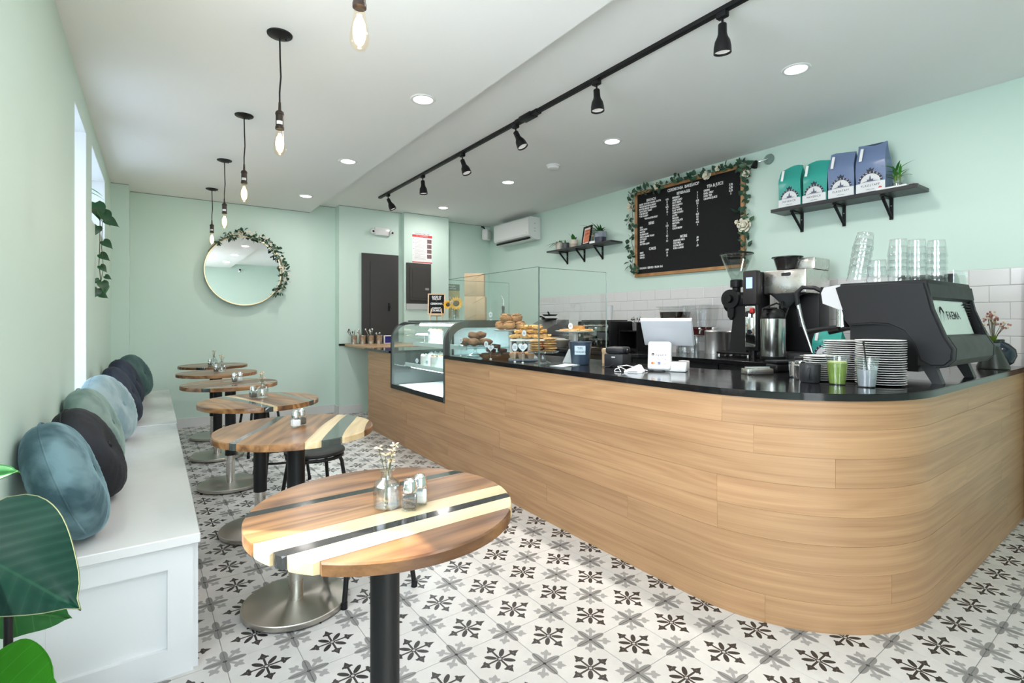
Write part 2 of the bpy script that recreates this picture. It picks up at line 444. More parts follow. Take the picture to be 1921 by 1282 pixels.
# ---- dark utility door in the back wall
door_m = mat('charcoal_door_paint', (.042,.039,.038), .5)
d1 = struct(ob('door_1', MB().box(2.384, 2.921, 7.045, 7.078, .975, 2.232), door_m, smooth=0))
mb = MB(); mb.box(2.50, 2.81, 7.037, 7.046, 1.05, 2.12); ob('door_panel', mb, door_m, d1, smooth=0)
mb = MB(); mb.rbox(2.76, 2.785, 7.022, 7.04, 1.42, 1.54, .006); mb.tube([(2.772, 7.03, 1.5), (2.772, 6.99, 1.5), (2.772, 6.985, 1.45)], .007)
ob('handle', mb, black_plastic, d1)
# ================================================================ BENCH AND CUSHIONS
bench_top_m = mat('white_bench_top', (.74,.735,.73), .22)
bench_m = mat('white_bench_paint', (.74,.75,.76), .4)
bench = thing('window_bench', 'long white built-in bench along the left wall under the windows', 'bench', (0, 0, 0))
ob('seat_top', MB().rbox(XL+.002, .14, 2.175, 4.62, .465, .50, .003, 1), bench_top_m, bench, smooth=0)
ob('seat_top', MB().rbox(XL+.002, .146, 4.621, 6.912, .465, .502, .003, 1), bench_top_m, bench, smooth=0)
ob('body', MB().box(XL+.002, .118, 2.21, 6.91, .0, .4645), bench_m, bench, smooth=0)
mb = MB(); y0, y1 = 2.192, 2.2105
mb.box(XL+.002, .118, y0, y1, .385, .4645); mb.box(XL+.002, .118, y0, y1, 0, .10); mb.box(XL+.002, XL+.09, y0, y1, .10, .385); mb.box(.040, .118, y0, y1, .10, .385)
ob('end_frame', mb, bench_m, bench, smooth=0)
n = 6
for k in range(n):
    a = 2.21+(6.9-2.21)*k/n; b = 2.21+(6.9-2.21)*(k+1)/n
    mb = MB(); mb.box(.118, .134, a, b, .385, .4645); mb.box(.118, .134, a, b, 0, .1); mb.box(.118, .134, a, a+.07, .1, .385); mb.box(.118, .134, b-.07, b, .1, .385)
    ob('front_panel', mb, bench_m, bench, smooth=0)
def velvet(name, c, c2):
    m, nt, b = newmat(name)
    v = coords(nt, 'Object')
    f = noise(nt, v, 7, 3, .5, .4)
    lw = nt.nodes.new('ShaderNodeLayerWeight'); lw.inputs[0].default_value = .45
    nt.links.new(ramp(nt, f, [(.40, c), (.60, c2)]), b.inputs['Base Color'])
    b.inputs['Roughness'].default_value = .75; b.inputs['Sheen Weight'].default_value = .5 if max(c2) > .1 else .0; b.inputs['Sheen Roughness'].default_value = .35
    b.inputs['Sheen Tint'].default_value = (*[min(1, x*2.2+.06) for x in c2], 1)
    bump(nt, b, noise(nt, coords(nt, 'Object', (1, 1, 1)), 38, 3, .6), .25, .01)
    return m
def cushion_mesh(R, Hh, seed, m):
    rnd = random.Random(seed); ph = [rnd.uniform(0, 6.28) for _ in range(8)]
    seg, nr = 72, 14; vs = []; fs = []
    for side in (1, -1):
        for i in range(nr+1):
            t = i/nr
            for k in range(seg):
                a = 2*PI*k/seg
                rr = R*(1+.02*math.sin(3*a+ph[0])+.012*math.sin(5*a+ph[1]))
                r = rr*math.sin(t*PI/2)
                pr = max(0, math.cos(t*PI/2))**.72
                # gathered pleats that fade towards the middle
                pl = (.5+.5*math.sin(23*a+ph[2]+2*math.sin(2*a+ph[3])))*(t**3)*(1-t)*2.2
                pl2 = math.sin(9*a+ph[4]+side)*(t**2)*(1-t)
                zz = Hh*pr*(1-.34*pl+.08*pl2) - Hh*.22*math.exp(-(t*5)**2)
                vs.append((side*zz, r*math.cos(a), r*math.sin(a)))
    n1 = (nr+1)*seg
    for s_ in range(2):
        for i in range(nr):
            for k in range(seg):
                l = (k+1) % seg; q = s_*n1
                f = (q+i*seg+k, q+i*seg+l, q+(i+1)*seg+l, q+(i+1)*seg+k)
                fs.append(f)
    mb = MB(); mb.add(vs, fs); return mb
def cushion(label, loc, rot, R, Hh, m, seed, cord):
    t = thing('round_cushion', label, 'cushion', loc, 0, 'velvet cushions on the bench', rot)
    mb = cushion_mesh(R, Hh, seed, m); me = mesh_of('cover', mb, m, 80)
    bm = bmesh.new(); bm.from_mesh(me); bmesh.ops.remove_doubles(bm, verts=bm.verts, dist=.0004); bm.to_mesh(me); bm.free()
    Mr = Euler(rot).to_matrix(); t.location.z = .5065-min((Mr @ v.co).z for v in me.vertices)
    t.location.x = max(loc[0], XL+.003-min((Mr @ v.co).x for v in me.vertices))
    link('cover', me, t)
    ob('seam', MB().tube([(0, (R+.001)*math.cos(a)*(1+.02*0), (R+.001)*math.sin(a)) for a in [2*PI*k/60 for k in range(60)]], .0035, 5, True), cord, t)
    for s_ in (1, -1): ob('button', MB().ball((s_*Hh*.79, 0, 0), .016, (.5, 1, 1)), cord, t)
D = math.radians
v1 = velvet('slate_blue_velvet', (.035,.085,.105), (.15,.255,.29)); v2 = velvet('black_velvet', (.004,.006,.011), (.012,.016,.026))
v3 = velvet('sage_velvet', (.13,.21,.19), (.24,.33,.30)); v4 = velvet('pale_blue_velvet', (.22,.33,.37), (.36,.47,.50))
v5 = velvet('navy_velvet', (.010,.018,.040), (.022,.034,.066)); v7 = velvet('dark_teal_velvet', (.03,.075,.075), (.06,.12,.115))
cushion('slate blue round velvet cushion nearest the end of the bench', (-.255, 2.37, .702), (D(4), D(-19), D(3)), .213, .098, v1, 1, v1)
cushion('black round velvet cushion pushed behind the slate blue one', (-.226, 2.84, .695), (0, D(-24), D(-6)), .207, .095, v2, 2, v2)
cushion('grey-green round velvet cushion between the black and the pale blue cushion', (-.245, 3.40, .710), (0, D(-20), D(-4)), .218, .095, v3, 3, v3)
cushion('pale icy blue round velvet cushion in the middle of the bench', (-.228, 4.12, .712), (0, D(-20), D(-17)), .220, .105, v4, 4, v4)
cushion('navy round velvet cushion just past the pale blue one', (-.190, 4.80, .715), (0, D(-22), D(-6)), .225, .085, v5, 5, v5)
cushion('dark navy round velvet cushion second from the back of the bench', (-.200, 5.70, .715), (0, D(-20), D(-8)), .222, .10, v5, 6, v5)
cushion('dark teal round velvet cushion farthest along the bench', (-.150, 6.40, .715), (0, D(-20), D(-18)), .222, .11, v7, 7, v7)
# ================================================================ TABLES
heart = wood('acacia_heartwood', (.080,.030,.012), (.38,.185,.072), .30, sc=(1.5, 16, 16), coat=.0, rnd=.16)
heart2 = wood('acacia_redwood', (.12,.050,.018), (.45,.235,.095), .30, sc=(1.7, 18, 18), coat=.0, rnd=.16)
sap = wood('acacia_sapwood', (.53,.38,.20), (.75,.60,.37), .30, sc=(1.3, 14, 14), coat=.0, rnd=.05)
resin = mat('black_resin', (.022,.022,.023), .10, coat=.4)
resin_g = mat('grey_green_resin', (.045,.05,.045), .12, coat=.4)
MW = {'h': heart, 'r': heart2, 's': sap, 'k': resin, 'g': resin_g}
TR, TZ, TT = .331, .795, .027
def tabletop(t, cuts, ang, wig):
    """cuts: list of (boundary, material) across the grain"""
    n = 56; ts = [-TR*math.cos(PI*i/n)*.99995 for i in range(n+1)]
    bounds = [-TR*1.1]+[c[0] for c in cuts[:-1]]+[TR*1.1]
    def curve(k, x):
        if k == 0 or k == len(bounds)-1: return bounds[k]
        return bounds[k]+wig*(math.sin(x*6.0+k*.55)*.5+math.sin(x*13+k*1.7)*.14)
    for k, (_, mk) in enumerate(cuts):
        mb = MB(); rows = []
        for x in ts:
            lim = math.sqrt(max(TR*TR-x*x, 0))
            lo = max(-lim, min(lim, curve(k, x))); hi = max(-lim, min(lim, curve(k+1, x)))
            if hi-lo > 1e-5: rows.append((x, lo, hi, lo <= -lim+1e-6, hi >= lim-1e-6))
        if len(rows) < 2: continue
        e = .004
        vs = []; fs = []
        for (x, lo, hi, rl, rh) in rows:
            # small round-over where the strip meets the rim
            a = e if rl else 0; b_ = e if rh else 0
            if hi-lo < a+b_: a = b_ = (hi-lo)*.3
            vs += [(x, lo, TZ-TT), (x, lo, TZ-(e if rl else 0)), (x, lo+a, TZ), (x, hi-b_, TZ), (x, hi, TZ-(e if rh else 0)), (x, hi, TZ-TT)]
        for i in range(len(rows)-1):
            p, q = i*6, i*6+6
            for j in range(6):
                l = (j+1) % 6; fs.append((p+j, q+j, q+l, p+l))
        fs.append(tuple(range(6))); fs.append(tuple(reversed(range((len(rows)-1)*6, len(rows)*6))))
        mb.add(vs, fs)
        ob('resin_strip' if mk in 'kg' else 'wood_plank', mb, MW[mk], t, rot=(0, 0, ang), smooth=30)
def anis_steel():
    m, nt, b = newmat('spun_steel_base')
    b.inputs['Base Color'].default_value = (.50,.475,.43,1); b.inputs['Metallic'].default_value = 1
    b.inputs['Roughness'].default_value = .30; b.inputs['Anisotropic'].default_value = .75
    tg = nt.nodes.new('ShaderNodeTangent'); tg.direction_type = 'RADIAL'; tg.axis = 'Z'; nt.links.new(tg.outputs[0], b.inputs['Tangent'])
    r = noise(nt, coords(nt), 20, 2); nt.links.new((r*.1+.25).s, b.inputs['Roughness'])
    return m
spun = anis_steel()
base_me = mesh_of('base', MB().lathe([(0,.006),(.218,.006),(.222,.010),(.222,.028),(.219,.031),(.045,.034),(0,.034)], 64), spun)
foot_me = mesh_of('foot', MB().cyl((0,0,0), .014, .007, 10), black_plastic)
post_me = mesh_of('post', MB().cyl((0,0,.033), .031, .215, 28), steel)
sleeve_me = mesh_of('sleeve', MB().cyl((0,0,.24), .0375, .521, 28), black_metal)
collar_me = mesh_of('mounting_plate', MB().box(-.11,.11,-.11,.11,TZ-TT-.006,TZ-TT-.0002), black_metal, 0)
def table(label, y, cuts, ang, wig, x=.52):
    t = thing('cafe_table', label, 'table', (x, y, 0), 0, 'round cafe tables in a row')
    tabletop(t, cuts, ang, wig)
    for nm, me in (('base', base_me), ('post', post_me), ('sleeve', sleeve_me), ('mounting_plate', collar_me)): link(nm, me, t)
    for k in range(4): link('foot', foot_me, t, (.17*math.cos(k*PI/2+.4), .17*math.sin(k*PI/2+.4), 0))
    return t
table('nearest round wooden cafe table with two black resin stripes and pale bands', 1.282,
      [(-.222,'h'),(-.160,'s'),(-.127,'k'),(-.060,'s'),(.02,'r'),(.11,'h'),(.144,'k'),(.9,'h')], D(2.5), .004, .494)
table('round wooden cafe table second from the camera with wide grey-green resin stripe', 2.43,
      [(-.311,'h'),(-.237,'s'),(-.171,'g'),(-.115,'s'),(.01,'h'),(.135,'r'),(.17,'g'),(.9,'r')], D(63.5), .020, .522)
table('round wooden cafe table third from the camera holding vase and pepper shaker', 3.42,
      [(-.12,'r'),(-.075,'g'),(-.045,'s'),(.05,'h'),(.169,'r'),(.212,'g'),(.9,'r')], D(-75), .022, .53)
table('round wooden cafe table fourth from the camera, fully brown rim', 4.48, [(-.21,'r'),(-.16,'g'),(.10,'h'),(.13,'k'),(.9,'r')], D(20), .015, .485)
table('round wooden cafe table fifth from the camera, second from back wall', 5.50, [(-.12,'r'),(-.07,'h'),(.12,'r'),(.15,'g'),(.9,'h')], D(10), .012, .49)
table('round wooden cafe table farthest back by the mint wall', 6.45, [(-.19,'h'),(-.12,'k'),(.08,'r'),(.13,'g'),(.9,'h')], D(35), .015, .535)
# ---- stools
def stool(label, x, y, rz):
    t = thing('metal_stool', label, 'stool', (x, y, 0), rz, 'black metal stools at the tables')
    ob('seat', MB().lathe([(0,.438),(.165,.438),(.178,.443),(.182,.452),(.178,.462),(.165,.466),(.10,.462),(0,.459)], 40), black_metal, t)
    ob('seat_ring', MB().tube([(.165*math.cos(a), .165*math.sin(a), .425) for a in [2*PI*k/36 for k in range(36)]], .011, 8, True), black_metal, t)
    for k in range(4):
        a = PI/4+k*PI/2; c, s_ = math.cos(a), math.sin(a)
        pr = [(.10,.430),(.135,.428),(.160,.415),(.172,.392),(.178,.35),(.205,.2),(.232,.04),(.236,.0)]
        ob('leg', MB().tube([(r*c, r*s_, z) for r, z in pr], .0115, 10), black_metal, t)
        ob('foot_cap', MB().cyl((.236*c, .236*s_, 0), .0145, .03, 10), black_plastic, t)
    ob('footrest_ring', MB().tube([(.203*math.cos(a), .203*math.sin(a), .175) for a in [2*PI*k/40 for k in range(40)]], .009, 8, True), black_metal, t)
stool('black metal stool beside the second table, legs seen under the nearest table', .856, 2.44, D(0))
stool('black round stool whose seat shows under the second table', .835, 3.36, D(8))
stool('black metal stool beside the fourth table', .845, 4.45, D(5))
stool('black metal stool beside the fifth table', .845, 5.47, D(12))
# ---- shakers and bud vases
glassy = glass('shaker_glass', (.95,.97,.97), 1.5, 1.2, .02, .05)
salt_m = mat('salt', (.85,.85,.84), .9, bmp=.3, bscale=400); pepper_m = mat('ground_pepper', (.10,.085,.075), .9, bmp=.4, bscale=400, var=.5, vscale=300)
def shaker(label, x, y, kind, rz=0, z=TZ):
    t = thing('salt_shaker' if kind == 's' else 'pepper_shaker', label, 'shaker', (x, y, z), rz, 'salt and pepper shakers on the tables')
    ob('jar', MB().rbox(-.019,.019,-.019,.019,.0005,.045,.005,2), glassy, t)
    ob('contents', MB().rbox(-.0165,.0165,-.0165,.0165,.005,.034 if kind == 'p' else .036,.004,1), salt_m if kind == 's' else pepper_m, t)
    ob('cap', MB().lathe([(.0155,.045),(.018,.046),(.018,.060),(.0165,.063),(.0165,.066),(.014,.073),(.008,.078),(0,.079)], 20), chrome, t)
def bud_vase(label, x, y, seed, z=TZ, k=1.0):
    t = thing('bud_vase', label, 'vase', (x, y, z), 0, 'glass bud vases with dried flowers')
    pr = [(0,.002),(.030,.002),(.034,.006),(.034,.056),(.030,.066),(.016,.076),(.0145,.080),(.0145,.092),(.021,.096),(.021,.100),(.014,.1005),(.0125,.095),(.0125,.079),(.014,.073),(.028,.063),(.031,.055),(.031,.008),(0,.0065)]
    ob('bottle', MB().lathe([(r*k, q*k) for r, q in pr], 28), clear_thick, t)
    r = random.Random(seed)
    for i in range(6):
        a = r.uniform(0, 6.28); rr = r.uniform(.005, .022); hh = r.uniform(.112, .158)*k
        tip = (rr*math.cos(a), rr*math.sin(a), hh)
        st = ob('flower_stem', MB().tube([(rr*.3*math.cos(a+2), rr*.3*math.sin(a+2), .01), (rr*.25*math.cos(a), rr*.25*math.sin(a), .09*k), tip], .0010, 4), stem_m, t)
        mb = MB(); nn = 7
        for q in range(nn):
            b_ = 2*PI*q/nn
            M_ = Matrix.Translation(tip) @ Euler((r.uniform(-.5,.5), r.uniform(-.5,.5), 0)).to_matrix().to_4x4() @ Matrix.Rotation(b_, 4, 'Z')
            mb.ball((.0065, 0, .002), .0062, (1, .55, .25), 6, 4, M_)
        ob('flower_head', mb, dried_petal, st)
        ob('flower_eye', MB().ball((tip[0], tip[1], tip[2]+.003), .0038, (1,1,.7), 6, 4), dried_eye, st)
dried_petal = mat('dried_cream_petal', (.80,.66,.45), .8, var=.2, vscale=60); dried_eye = mat('dried_brown_eye', (.22,.11,.04), .8)
bud_vase('square-shouldered glass bottle with dried flowers on the nearest table', 0.488, 1.252, 3)
shaker('glass pepper shaker in front on the nearest table', 0.530, 1.206, 'p', D(-30))
shaker('glass salt shaker right behind the pepper on the nearest table', 0.568, 1.227, 's', D(-25))
shaker('glass salt shaker on the second table', 0.521, 2.431, 's', D(12))
shaker('glass pepper shaker beside the salt on the second table', 0.554, 2.471, 'p', D(12))
shaker('glass pepper shaker beside the bud vase on the third table', 0.503, 3.510, 'p', D(8))
bud_vase('glass bottle with dried flowers on the third table', 0.553, 3.486, 5)
shaker('glass pepper shaker on the fourth table', 0.514, 4.500, 'p'); shaker('glass salt shaker on the fourth table', 0.556, 4.528, 's')
shaker('glass pepper shaker on the fifth table', 0.477, 5.510, 'p'); bud_vase('small glass bottle with dried flowers on the fifth table', 0.523, 5.496, 8)
shaker('glass pepper shaker on the farthest table', 0.491, 6.343, 'p'); bud_vase('small glass bottle with dried flowers on the farthest table', 0.532, 6.352, 9)
# ================================================================ CEILING LIGHTS
def spot_area(parent, name, loc, size, w, color=(1,.945,.915), rot=(0,0,0), spread=PI):
    l = bpy.data.lights.new(name, 'AREA'); l.shape = 'DISK'; l.size = size; l.energy = w; l.color = color; l.spread = spread
    o = bpy.data.objects.new(name, l); COL.objects.link(o); o.parent = parent; o.location = loc; o.rotation_euler = rot; return o
lens_m = mat('lit_lens', (.9,.9,.9), .5, emit=(1,.98,.95), es=6.0)
trim_me = mesh_of('trim_ring', MB().lathe([(.062,-.002),(.066,-.006),(.080,-.005),(.084,0),(.062,0)], 40), white_gloss)
lens_me = mesh_of('lens', MB().lathe([(0,-.0035),(.055,-.0035),(.0625,-.002),(.0625,-.0005),(0,-.0005)], 36), lens_m)
def downlight(label, x, y, z):
    t = thing('recessed_light', label, 'light', (x, y, z), 0, 'recessed ceiling lights')
    link('trim_ring', trim_me, t); link('lens', lens_me, t)
    spot_area(t, 'downlight_beam', (0, 0, -.008), .12, DOWNLIGHT_W)
ord_ = ('nearest', 'middle', 'farthest')
for k, y in enumerate((3.135, 4.745, 6.345)): downlight('%s of the three round recessed lights in the lowered ceiling above the tables' % ord_[k], 1.473, y, 2.755)
for k, y in enumerate((1.61, 3.19, 4.81, 6.41)):
    downlight('round recessed light above the counter, %s from the camera' % ('nearest', 'second', 'third', 'farthest')[k], 3.32, y, 2.865)
downlight('round recessed light in the lowered ceiling just above the top edge of the picture', 1.473, 1.53, 2.755)
downlight('round recessed light in the lowered ceiling near the entrance door', 1.473, -.08, 2.755)
downlight('round recessed light above the counter end by the shop window', 3.32, 0.0, 2.865)
# ---- pendants with filament bulbs
socket_m = mat('bronze_socket', (.05,.035,.028), .4, .6)
bulb_glass = glass('bulb_glass', (1,.95,.86), 1.4, .8)
m, nt, b = newmat('glowing_filament'); b.inputs['Emission Color'].default_value = (1,.80,.50,1); b.inputs['Emission Strength'].default_value = 55; b.inputs['Base Color'].default_value = (1,.8,.5,1)
filament = m
m, nt, b = newmat('glow_core'); b.inputs['Emission Color'].default_value = (1,.88,.66,1); b.inputs['Emission Strength'].default_value = 2.6; b.inputs['Base Color'].default_value = (.9,.8,.6,1)
glow = m
sticker = mat('paper_sticker', (.75,.73,.70), .7)
canopy_me = mesh_of('canopy', MB().lathe([(0,-.022),(.012,-.021),(.045,-.012),(.060,-.006),(.062,0),(0,0)], 36), black_metal)
def pendant(label, y):
    t = thing('pendant_light', label, 'pendant light', (.533, y, 2.755), 0, 'filament bulb pendants above the tables')
    link('canopy', canopy_me, t)
    ob('screw', MB().cyl((.03, .0, -.024), .004, .012, 8), black_metal, t)
    ob('cord', MB().tube([(0,0,-.018),(.002,.001,-.12),(.005,-.002,-.22),(.0,.003,-.30),(0,0,-.385)], .0042, 8), black_plastic, t)
    s_ = ob('socket', MB().lathe([(0,-.352),(.006,-.352),(.0075,-.392),(.019,-.402),(.0215,-.410),(.0215,-.416),(.0195,-.418),(.0195,-.478),(.0215,-.480),(.0215,-.492),(0,-.492)], 24), socket_m, t)
    ob('sticker', MB().lathe([(.0199,-.470),(.0199,-.452)], 10, a0=-2.6, a1=-1.0), sticker, s_, smooth=80)
    bl = ob('bulb', MB().lathe([(.0145,-.489),(.0160,-.50),(.0215,-.535),(.0275,-.565),(.0300,-.588),(.0275,-.608),(.018,-.622),(0,-.628)], 28), bulb_glass, t)
    fl = [(0,0,-.495)]
    mb = MB()
    for k in range(7):
        a = 2*PI*k/7; b_ = a+.35
        mb.tube([(.006*math.cos(a), .006*math.sin(a), -.515), (.014*math.cos(b_), .014*math.sin(b_), -.598)], .0012, 5)
    ob('filament', mb, filament, bl)
    ob('glow', MB().ball((0,0,-.566), .0205, (1,1,2.3), 16, 10), glow, bl)
    l = bpy.data.lights.new('bulb_light', 'POINT'); l.energy = BULB_W; l.color = (1,.78,.50); l.shadow_soft_size = .02
    o = bpy.data.objects.new('bulb_light', l); COL.objects.link(o); o.parent = t; o.location = (0, 0, -.66)
for k, y in enumerate((1.6, 2.85, 4.12, 5.37, 6.61)):
    pendant(('filament pendant bulb cut by the top edge of the picture', 'second pendant bulb from the camera on a black cord', 'middle pendant bulb of the row over the tables',
             'fourth pendant bulb from the camera, in front of the mirror top', 'farthest pendant bulb, hanging left of the mirror')[k], y)
# ---- track rail and spot heads
rail = thing('track_rail', 'black lighting track running along the ceiling above the counter', 'track light', (0, 0, 0))
ob('rail', MB().box(2.347, 2.383, .6, 6.32, 2.842, 2.8648), black_metal, rail, smooth=0)
ob('rail_slot', MB().box(2.358, 2.372, .6, 6.32, 2.8405, 2.8425), black_plastic, rail, smooth=0)
mb = MB(); mb.rbox(2.325, 2.405, 3.08, 3.23, 2.834, 2.8649, .006); mb.box(2.34, 2.39, 3.02, 3.30, 2.838, 2.8649)
ob('power_feed', mb, black_metal, rail)
lampface = mat('reflector_lamp', (.75,.75,.75), .35, emit=(1,.95,.88), es=.25)
def head(label, y, aim, add_beam):
    t = thing('track_spotlight', label, 'spotlight', (2.365, y, 2.842), 0, 'spot heads on the ceiling track')
    ob('adapter', MB().rbox(-.018, .018, -.028, .028, -.030, -.0004, .005), black_metal, t)
    ob('stem', MB().tube([(0, 0, -.028), (0, 0, -.058), (aim[0]*.012, aim[1]*.012, -.068)], .006, 8), black_metal, t)
    d = Vector(aim).normalized()
    q = d.to_track_quat('-Z', 'Y').to_matrix().to_4x4()
    M_ = Matrix.Translation((0, 0, -.062)) @ q
    sh = ob('shade', MB().lathe([(0,.004),(.018,.004),(.021,0),(.022,-.045),(.026,-.060),(.037,-.082),(.042,-.108),(.0435,-.140),(.041,-.140),(.0395,-.110),(.033,-.09),(.02,-.085)], 32, M=M_), black_metal, t)
    ob('lamp', MB().lathe([(0,-.122),(.030,-.124),(.038,-.130),(.038,-.126),(0,-.118)], 24, M=M_), lampface, sh)
    if add_beam:
        o = spot_area(t, 'added_beam', M_ @ Vector((0, 0, -.142)), .07, HEAD_W, (1,.94,.86)); o.data.spread = D(75)  # added light: heads are mostly unlit, beam kept for its light
        o.rotation_euler = d.to_track_quat('-Z', 'Y').to_euler()
    return t
for k, (y, a) in enumerate(((1.51, (.10,.06,-1)), (2.41, (.02,-.05,-1)), (3.32, (.26,-.42,-1)), (4.18, (.18,-.35,-1)), (5.04, (.05,-.05,-1)), (6.03, (.42,-.25,-1)))):
    head('black track spotlight, %s from the camera' % ('largest and nearest', 'second', 'third', 'fourth', 'fifth', 'farthest')[k], y, a, True)
# ---- smoke detector
t = thing('smoke_detector', 'round white smoke detector on the ceiling above the counter', 'smoke detector', (3.34, 4.03, 2.865))
ob('base_ring', MB().lathe([(0,-.012),(.070,-.012),(.072,-.006),(.070,0),(0,0)], 32), white_gloss, t)
ob('cover', MB().lathe([(0,-.040),(.045,-.040),(.058,-.034),(.060,-.022),(.064,-.0125),(0,-.0125)], 32), white_gloss, t)
# ================================================================ MIRROR WITH GARLAND
brass = mat('pale_brass', (.72,.60,.38), .3, 1.0)
m, nt, b = newmat('mirror_silver'); b.inputs['Base Color'].default_value = (.90,.92,.91,1); b.inputs['Metallic'].default_value = 1; b.inputs['Roughness'].default_value = .01
mirror_m = m
MX, MY, MZ, MR = .93, 7.175, 1.905, .432
t = thing('round_mirror', 'large round brass-framed mirror hanging on the mint back wall', 'mirror', (MX, MY, MZ), 0, None, (PI/2, 0, 0))
ob('backing', MB().lathe([(0,-.078),(MR-.02,-.078),(MR-.02,-.004),(0,-.004)], 72), black_plastic, t)
ob('mirror_glass', MB().lathe([(0,.0),(MR-.006,.0),(MR-.006,-.003),(0,-.003)], 96), mirror_m, t, smooth=20)
ob('frame', MB().lathe([(MR-.008,.006),(MR,.008),(MR+.006,.006),(MR+.006,-.046),(MR-.008,-.046),(MR-.008,.006)], 96), brass, t)
def leaf_mesh(name, L, Wd, m, droop=.25, fold=.15, nseg=6, shape=1.0, heart_=False, thick=.0):
    mb = MB(); vs = []; fs = []
    for i in range(nseg+1):
        u = i/nseg
        if heart_: w = Wd*.5*(math.sin(PI*min(1, (u+.06)**.62)))*(1 if u < .98 else .0)
        else: w = Wd*.5*math.sin(PI*u**shape)
        w = max(w, .0004)
        x = L*u; z = -droop*L*u*u
        for s_ in (-1, -.5, 0, .5, 1): vs.append((x-(.10*L*abs(s_)*(1-u) if heart_ else 0), w*s_, z+fold*w*abs(s_)))
    for i in range(nseg):
        for j in range(4): fs.append((i*5+j, i*5+j+1, i*5+6+j, i*5+5+j))
    mb.add(vs, fs); return mesh_of(name, mb, m, 60)
euca = [leaf_mesh('leaf', .052, .034, leaf_euca, .2), leaf_mesh('leaf', .045, .038, leaf_euca_dark, .15, .1, 6, .85), leaf_mesh('leaf', .06, .030, leaf_euca_dark, .3)]
tri = mat('garland_twig', (.16,.10,.045), .7)
def rose(parent, loc, r, m, rot=(0,0,0), seed=0):
    rn = random.Random(seed); mb = MB()
    M0 = Matrix.Translation(loc) @ Euler(rot).to_matrix().to_4x4()
    mb.ball((0,0,r*.35), r*.38, (1,1,1.1), 10, 6, M0)
    for ring, (nn, rr, tilt, sz) in enumerate(((4,.30,.25,.55), (5,.55,.7,.62), (6,.78,1.05,.62))):
        for q in range(nn):
            a = 2*PI*(q+ring*.5)/nn+rn.uniform(-.2,.2)
            M_ = M0 @ Matrix.Rotation(a, 4, 'Z') @ Matrix.Translation((r*rr, 0, r*(.45-.2*ring))) @ Matrix.Rotation(tilt, 4, 'Y')
            mb.ball((0,0,0), r*sz, (.16, .72, .75), 8, 5, M_)
    return ob('rose', mb, m, parent)
def sprig(parent, rn, pos, nrm, spread, sc=1.0, n=3, along=None):
    """a few leaves around a point of a garland; nrm points out of the wall"""
    for _ in range(n):
        me = rn.choice(euca)
        d = Vector((rn.gauss(0, 1), rn.gauss(0, 1), rn.gauss(0, 1)))
        d = (d + Vector(nrm)*.7).normalized()
        q_ = d.dot(Vector(nrm))
        if q_ < .1: d = (d+Vector(nrm)*(.1-q_)*1.5).normalized()
        if along is not None: d = (d+Vector(along)*rn.uniform(-.6,.6)).normalized()
        o = link('leaf', me, parent, Vector(pos)+d*.01*rn.random(), d.to_track_quat('X', 'Z').to_euler())
        k = sc*rn.uniform(.75, 1.25); o.scale = (k, k, k)
        o.rotation_euler.rotate_axis('X', rn.uniform(-1.2, 1.2))
t = thing('mirror_garland', 'eucalyptus and cream flower garland draped over the top right of the mirror', 'garland', (MX, MY-.02, MZ))
rn = random.Random(4)
path = []
for k in range(60):
    a = D(152-190*k/59); rr = MR+.012
    path.append((rr*math.cos(a), -.014, rr*math.sin(a)))
ob('twig', MB().tube(path, .005, 6), tri, t)
for k, p in enumerate(path):
    if k < 5: continue
    dens = 2 if k < 12 else 4
    w = .055 if k > 10 else .02
    a = D(152-190*k/59)
    for _ in range(2):
        off = rn.uniform(-.4, 1.0)*w
        q = (p[0]+off*math.cos(a), p[1]-rn.uniform(.0,.03), p[2]+off*math.sin(a))
        sprig(t, rn, q, (0,-1,0), w, .95, dens//2, (math.cos(a), 0, math.sin(a)))
for k, p in enumerate(path):
    if k > 12 and rn.random() < .55:
        a = D(152-190*k/59); off = rn.uniform(-.01, .06)
        mb = MB(); c = (p[0]+off*math.cos(a), p[1]-rn.uniform(.02,.04), p[2]+off*math.sin(a))
        for q in range(5):
            b_ = 2*PI*q/5; mb.ball((c[0]+.009*math.cos(b_), c[1], c[2]+.009*math.sin(b_)), .008, (1,.5,1), 6, 4)
        mb.ball((c[0], c[1]-.004, c[2]), .005, (1,1,1), 6, 4)
        ob('blossom', mb, petal_m, t)
rose(t, (MR*math.cos(D(8)), -.04, MR*math.sin(D(8))), .034, petal_m, (PI/2, 0, 0), 1)
rose(t, (MR*math.cos(D(97)), -.04, MR*math.sin(D(97))+.03), .028, petal_m, (PI/2, 0, 0), 2)
# security camera on the front wall, seen in the mirror
t = thing('security_camera', 'small white bullet camera on the front wall, seen in the mirror', 'camera', (1.95, YF, 2.70))
ob('mount', MB().cyl((0,0,0), .04, .02, 20, M=T(rx=-PI/2)), white_gloss, t)
ob('arm', MB().tube([(0,.015,0),(0,.06,-.02)], .012), white_gloss, t)
b_ = ob('body', MB().cyl((0,0,-.02), .03, .16, 20, M=T(0,.05,-.035, rx=-PI/2+.25)), white_gloss, t)
ob('lens', MB().cyl((0,0,.138), .027, .006, 20, M=T(0,.05,-.035, rx=-PI/2+.25)), black_plastic, b_)
# ================================================================ COUNTER
oak = wood('oak_plank', (.345,.178,.084), (.585,.352,.185), .42, kind='UV', sc=(.9, 30, 30), rnd=.07, streak=.6, figure=.5)
